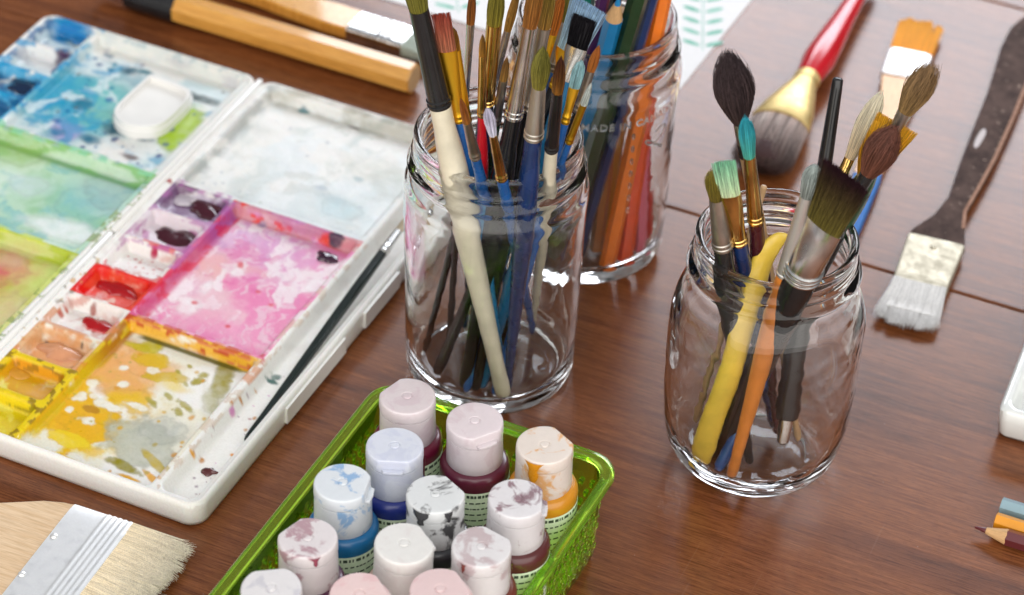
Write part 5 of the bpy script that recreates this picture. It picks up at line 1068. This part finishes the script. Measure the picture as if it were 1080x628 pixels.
# paper with fern prints
pc0, pc1, pc2 = at(420, 4, 0)[:2], at(717, 95, 0)[:2], at(828, 0, 0)[:2]
pu = (pc1 - pc0) / np.hypot(*(pc1 - pc0)); pv = np.array([-pu[1], pu[0]]); Wp = float(np.hypot(*(pc1 - pc0))) + 4; Hp = 30
po = empty('art_paper', (pc1[0], pc1[1], 0), 'white sheet of paper printed with green fern sprigs under the back of the pencil jar', 'paper', None, Quaternion((0, 0, 1), math.atan2(pu[1], pu[0])))
_m, _t, _b = newmat('white_paper'); _t.links.new(ramp(_t, noise(_t, coords(_t), 3, 4), [(.3, (.78, .78, .79)), (.7, (.83, .83, .84))]), _b.inputs['Base Color']); _b.inputs['Roughness'].default_value = .7
MB().box(-Wp, 0, 0, Hp, .015, .05).build('sheet', _m, po)
_m2, _t2, _b2 = newmat('green_print'); _t2.links.new(ramp(_t2, noise(_t2, coords(_t2), 1.2, 4), [(.3, (.08, .42, .30)), (.7, (.30, .60, .50))]), _b2.inputs['Base Color']); _b2.inputs['Roughness'].default_value = .7
def sprig(x0, y0, x1, y1, n, ll):
    mb = MB(); a = np.array([x0, y0]); b_ = np.array([x1, y1]); d = (b_ - a); L_ = np.hypot(*d); d = d / L_; s_ = np.array([-d[1], d[0]])
    mb.add([(*(a + s_ * .03), .056), (*(a - s_ * .03), .056), (*(b_ - s_ * .03), .056), (*(b_ + s_ * .03), .056)], [(0, 1, 2, 3)])
    for k in range(n):
        c = a + d * L_ * (k + .3) / n
        for sd in (-1, 1):
            ax = (s_ * sd * .88 + d * .48); q_ = np.array([-ax[1], ax[0]]); pts = []
            for i in range(16):
                t = i / 16 * 2 * math.pi; pts.append((*(c + ax * (.18 + ll / 2 * (1 - math.cos(t))) + q_ * math.sin(t) * .19), .055 + .0005 * k))
            mb.add(pts, [tuple(range(16))])
    mb.build('fern_print', _m2, po, smooth=False)
def pl_(x, y):
    q_ = at(x, y, 0)[:2] - pc1; return float(q_ @ pu), float(q_ @ pv)
sprig(*pl_(741, 54), *pl_(742, -50), 9, 1.15); sprig(*pl_(484, 14), *pl_(470, -60), 7, 1.3); sprig(*pl_(573, 22), *pl_(585, -40), 6, 1.1)
# white porcelain dish (right edge)
pz = 1.9; c0_ = at(1053, 432, pz)[:2]; dr = np.array([d3[0], d3[1]]); ddv = at(1080, 362, pz)[:2] - c0_; dv = ddv / np.hypot(*ddv)
ang = math.atan2(-dv[0], dv[1]); o = empty('porcelain_dish', (c0_[0], c0_[1], 0), 'white glazed ceramic paint dish cut off by the right edge', 'ceramic dish', None, Quaternion((0, 0, 1), ang))
PORC = paint_mat((.74, .76, .74), .1, 'white_glaze', .06, .8)
nx_, ny_ = 90, 130; X, Y = np.meshgrid(np.linspace(0, 9, nx_), np.linspace(0, 18, ny_)); x, y = X.ravel(), Y.ravel(); rc = .5
ex, ey = 4.5 - rc, 9 - rc; ox = np.maximum(abs(x - 4.5) - ex, 0); oy = np.maximum(abs(y - 9) - ey, 0); LL = np.hypot(ox, oy); k = np.where((LL > rc), rc / np.maximum(LL, 1e-6), 1)
x = np.where((ox > 0) & (oy > 0), 4.5 + np.sign(x - 4.5) * (ex + ox * k), x); y = np.where((ox > 0) & (oy > 0), 9 + np.sign(y - 9) * (ey + oy * k), y)
sd = sdrr(x, y, 0, 9, 0, 18, rc); z = pz - .12 * ss(-.15, 0, sd)
for b0, b1 in ((.4, 3.6), (3.9, 7.1), (7.4, 10.6), (10.9, 14.1), (14.4, 17.6)):
    s_ = sdrr(x, y, .4, 8.6, b0, b1, .6); dd = ss(0, .5, -s_); z = np.where(s_ < 0, z * (1 - dd) + .8 * dd, z)
V = np.stack([x, y, z], 1); ids = np.arange(nx_ * ny_).reshape(ny_, nx_); fs = np.stack([ids[:-1, :-1], ids[:-1, 1:], ids[1:, 1:], ids[1:, :-1]], -1).reshape(-1, 4).tolist()
bi = [(0, i) for i in range(nx_)] + [(j, nx_ - 1) for j in range(1, ny_)] + [(ny_ - 1, i) for i in range(nx_ - 2, -1, -1)] + [(j, 0) for j in range(ny_ - 2, 0, -1)]
vl = [tuple(q_) for q_ in V]; prev = [int(ids[b_]) for b_ in bi]
for zz, sc_ in ((1.2, .995), (.3, .98), (.1, .965), (.04, .93)):
    cur = []
    for b_ in bi: q_ = V[ids[b_]]; vl.append((4.5 + (q_[0] - 4.5) * sc_, 9 + (q_[1] - 9) * sc_, zz)); cur.append(len(vl) - 1)
    fs += [(prev[a], prev[(a + 1) % len(bi)], cur[(a + 1) % len(bi)], cur[a]) for a in range(len(bi))]; prev = cur
fs.append(tuple(prev)); mb = MB(); mb.v = vl; mb.f = [tuple(f) for f in fs]; mb.c = [(1, 1, 1)] * len(vl); mb.build('dish_body', PORC, o, angle=70)

# ------------------------------------------------------------------ centimetres -> metres
for me in bpy.data.meshes: me.transform(Matrix.Scale(CM, 4))
for ob in bpy.data.objects:
    if ob.type in ('MESH', 'EMPTY'): ob.location = ob.location * CM
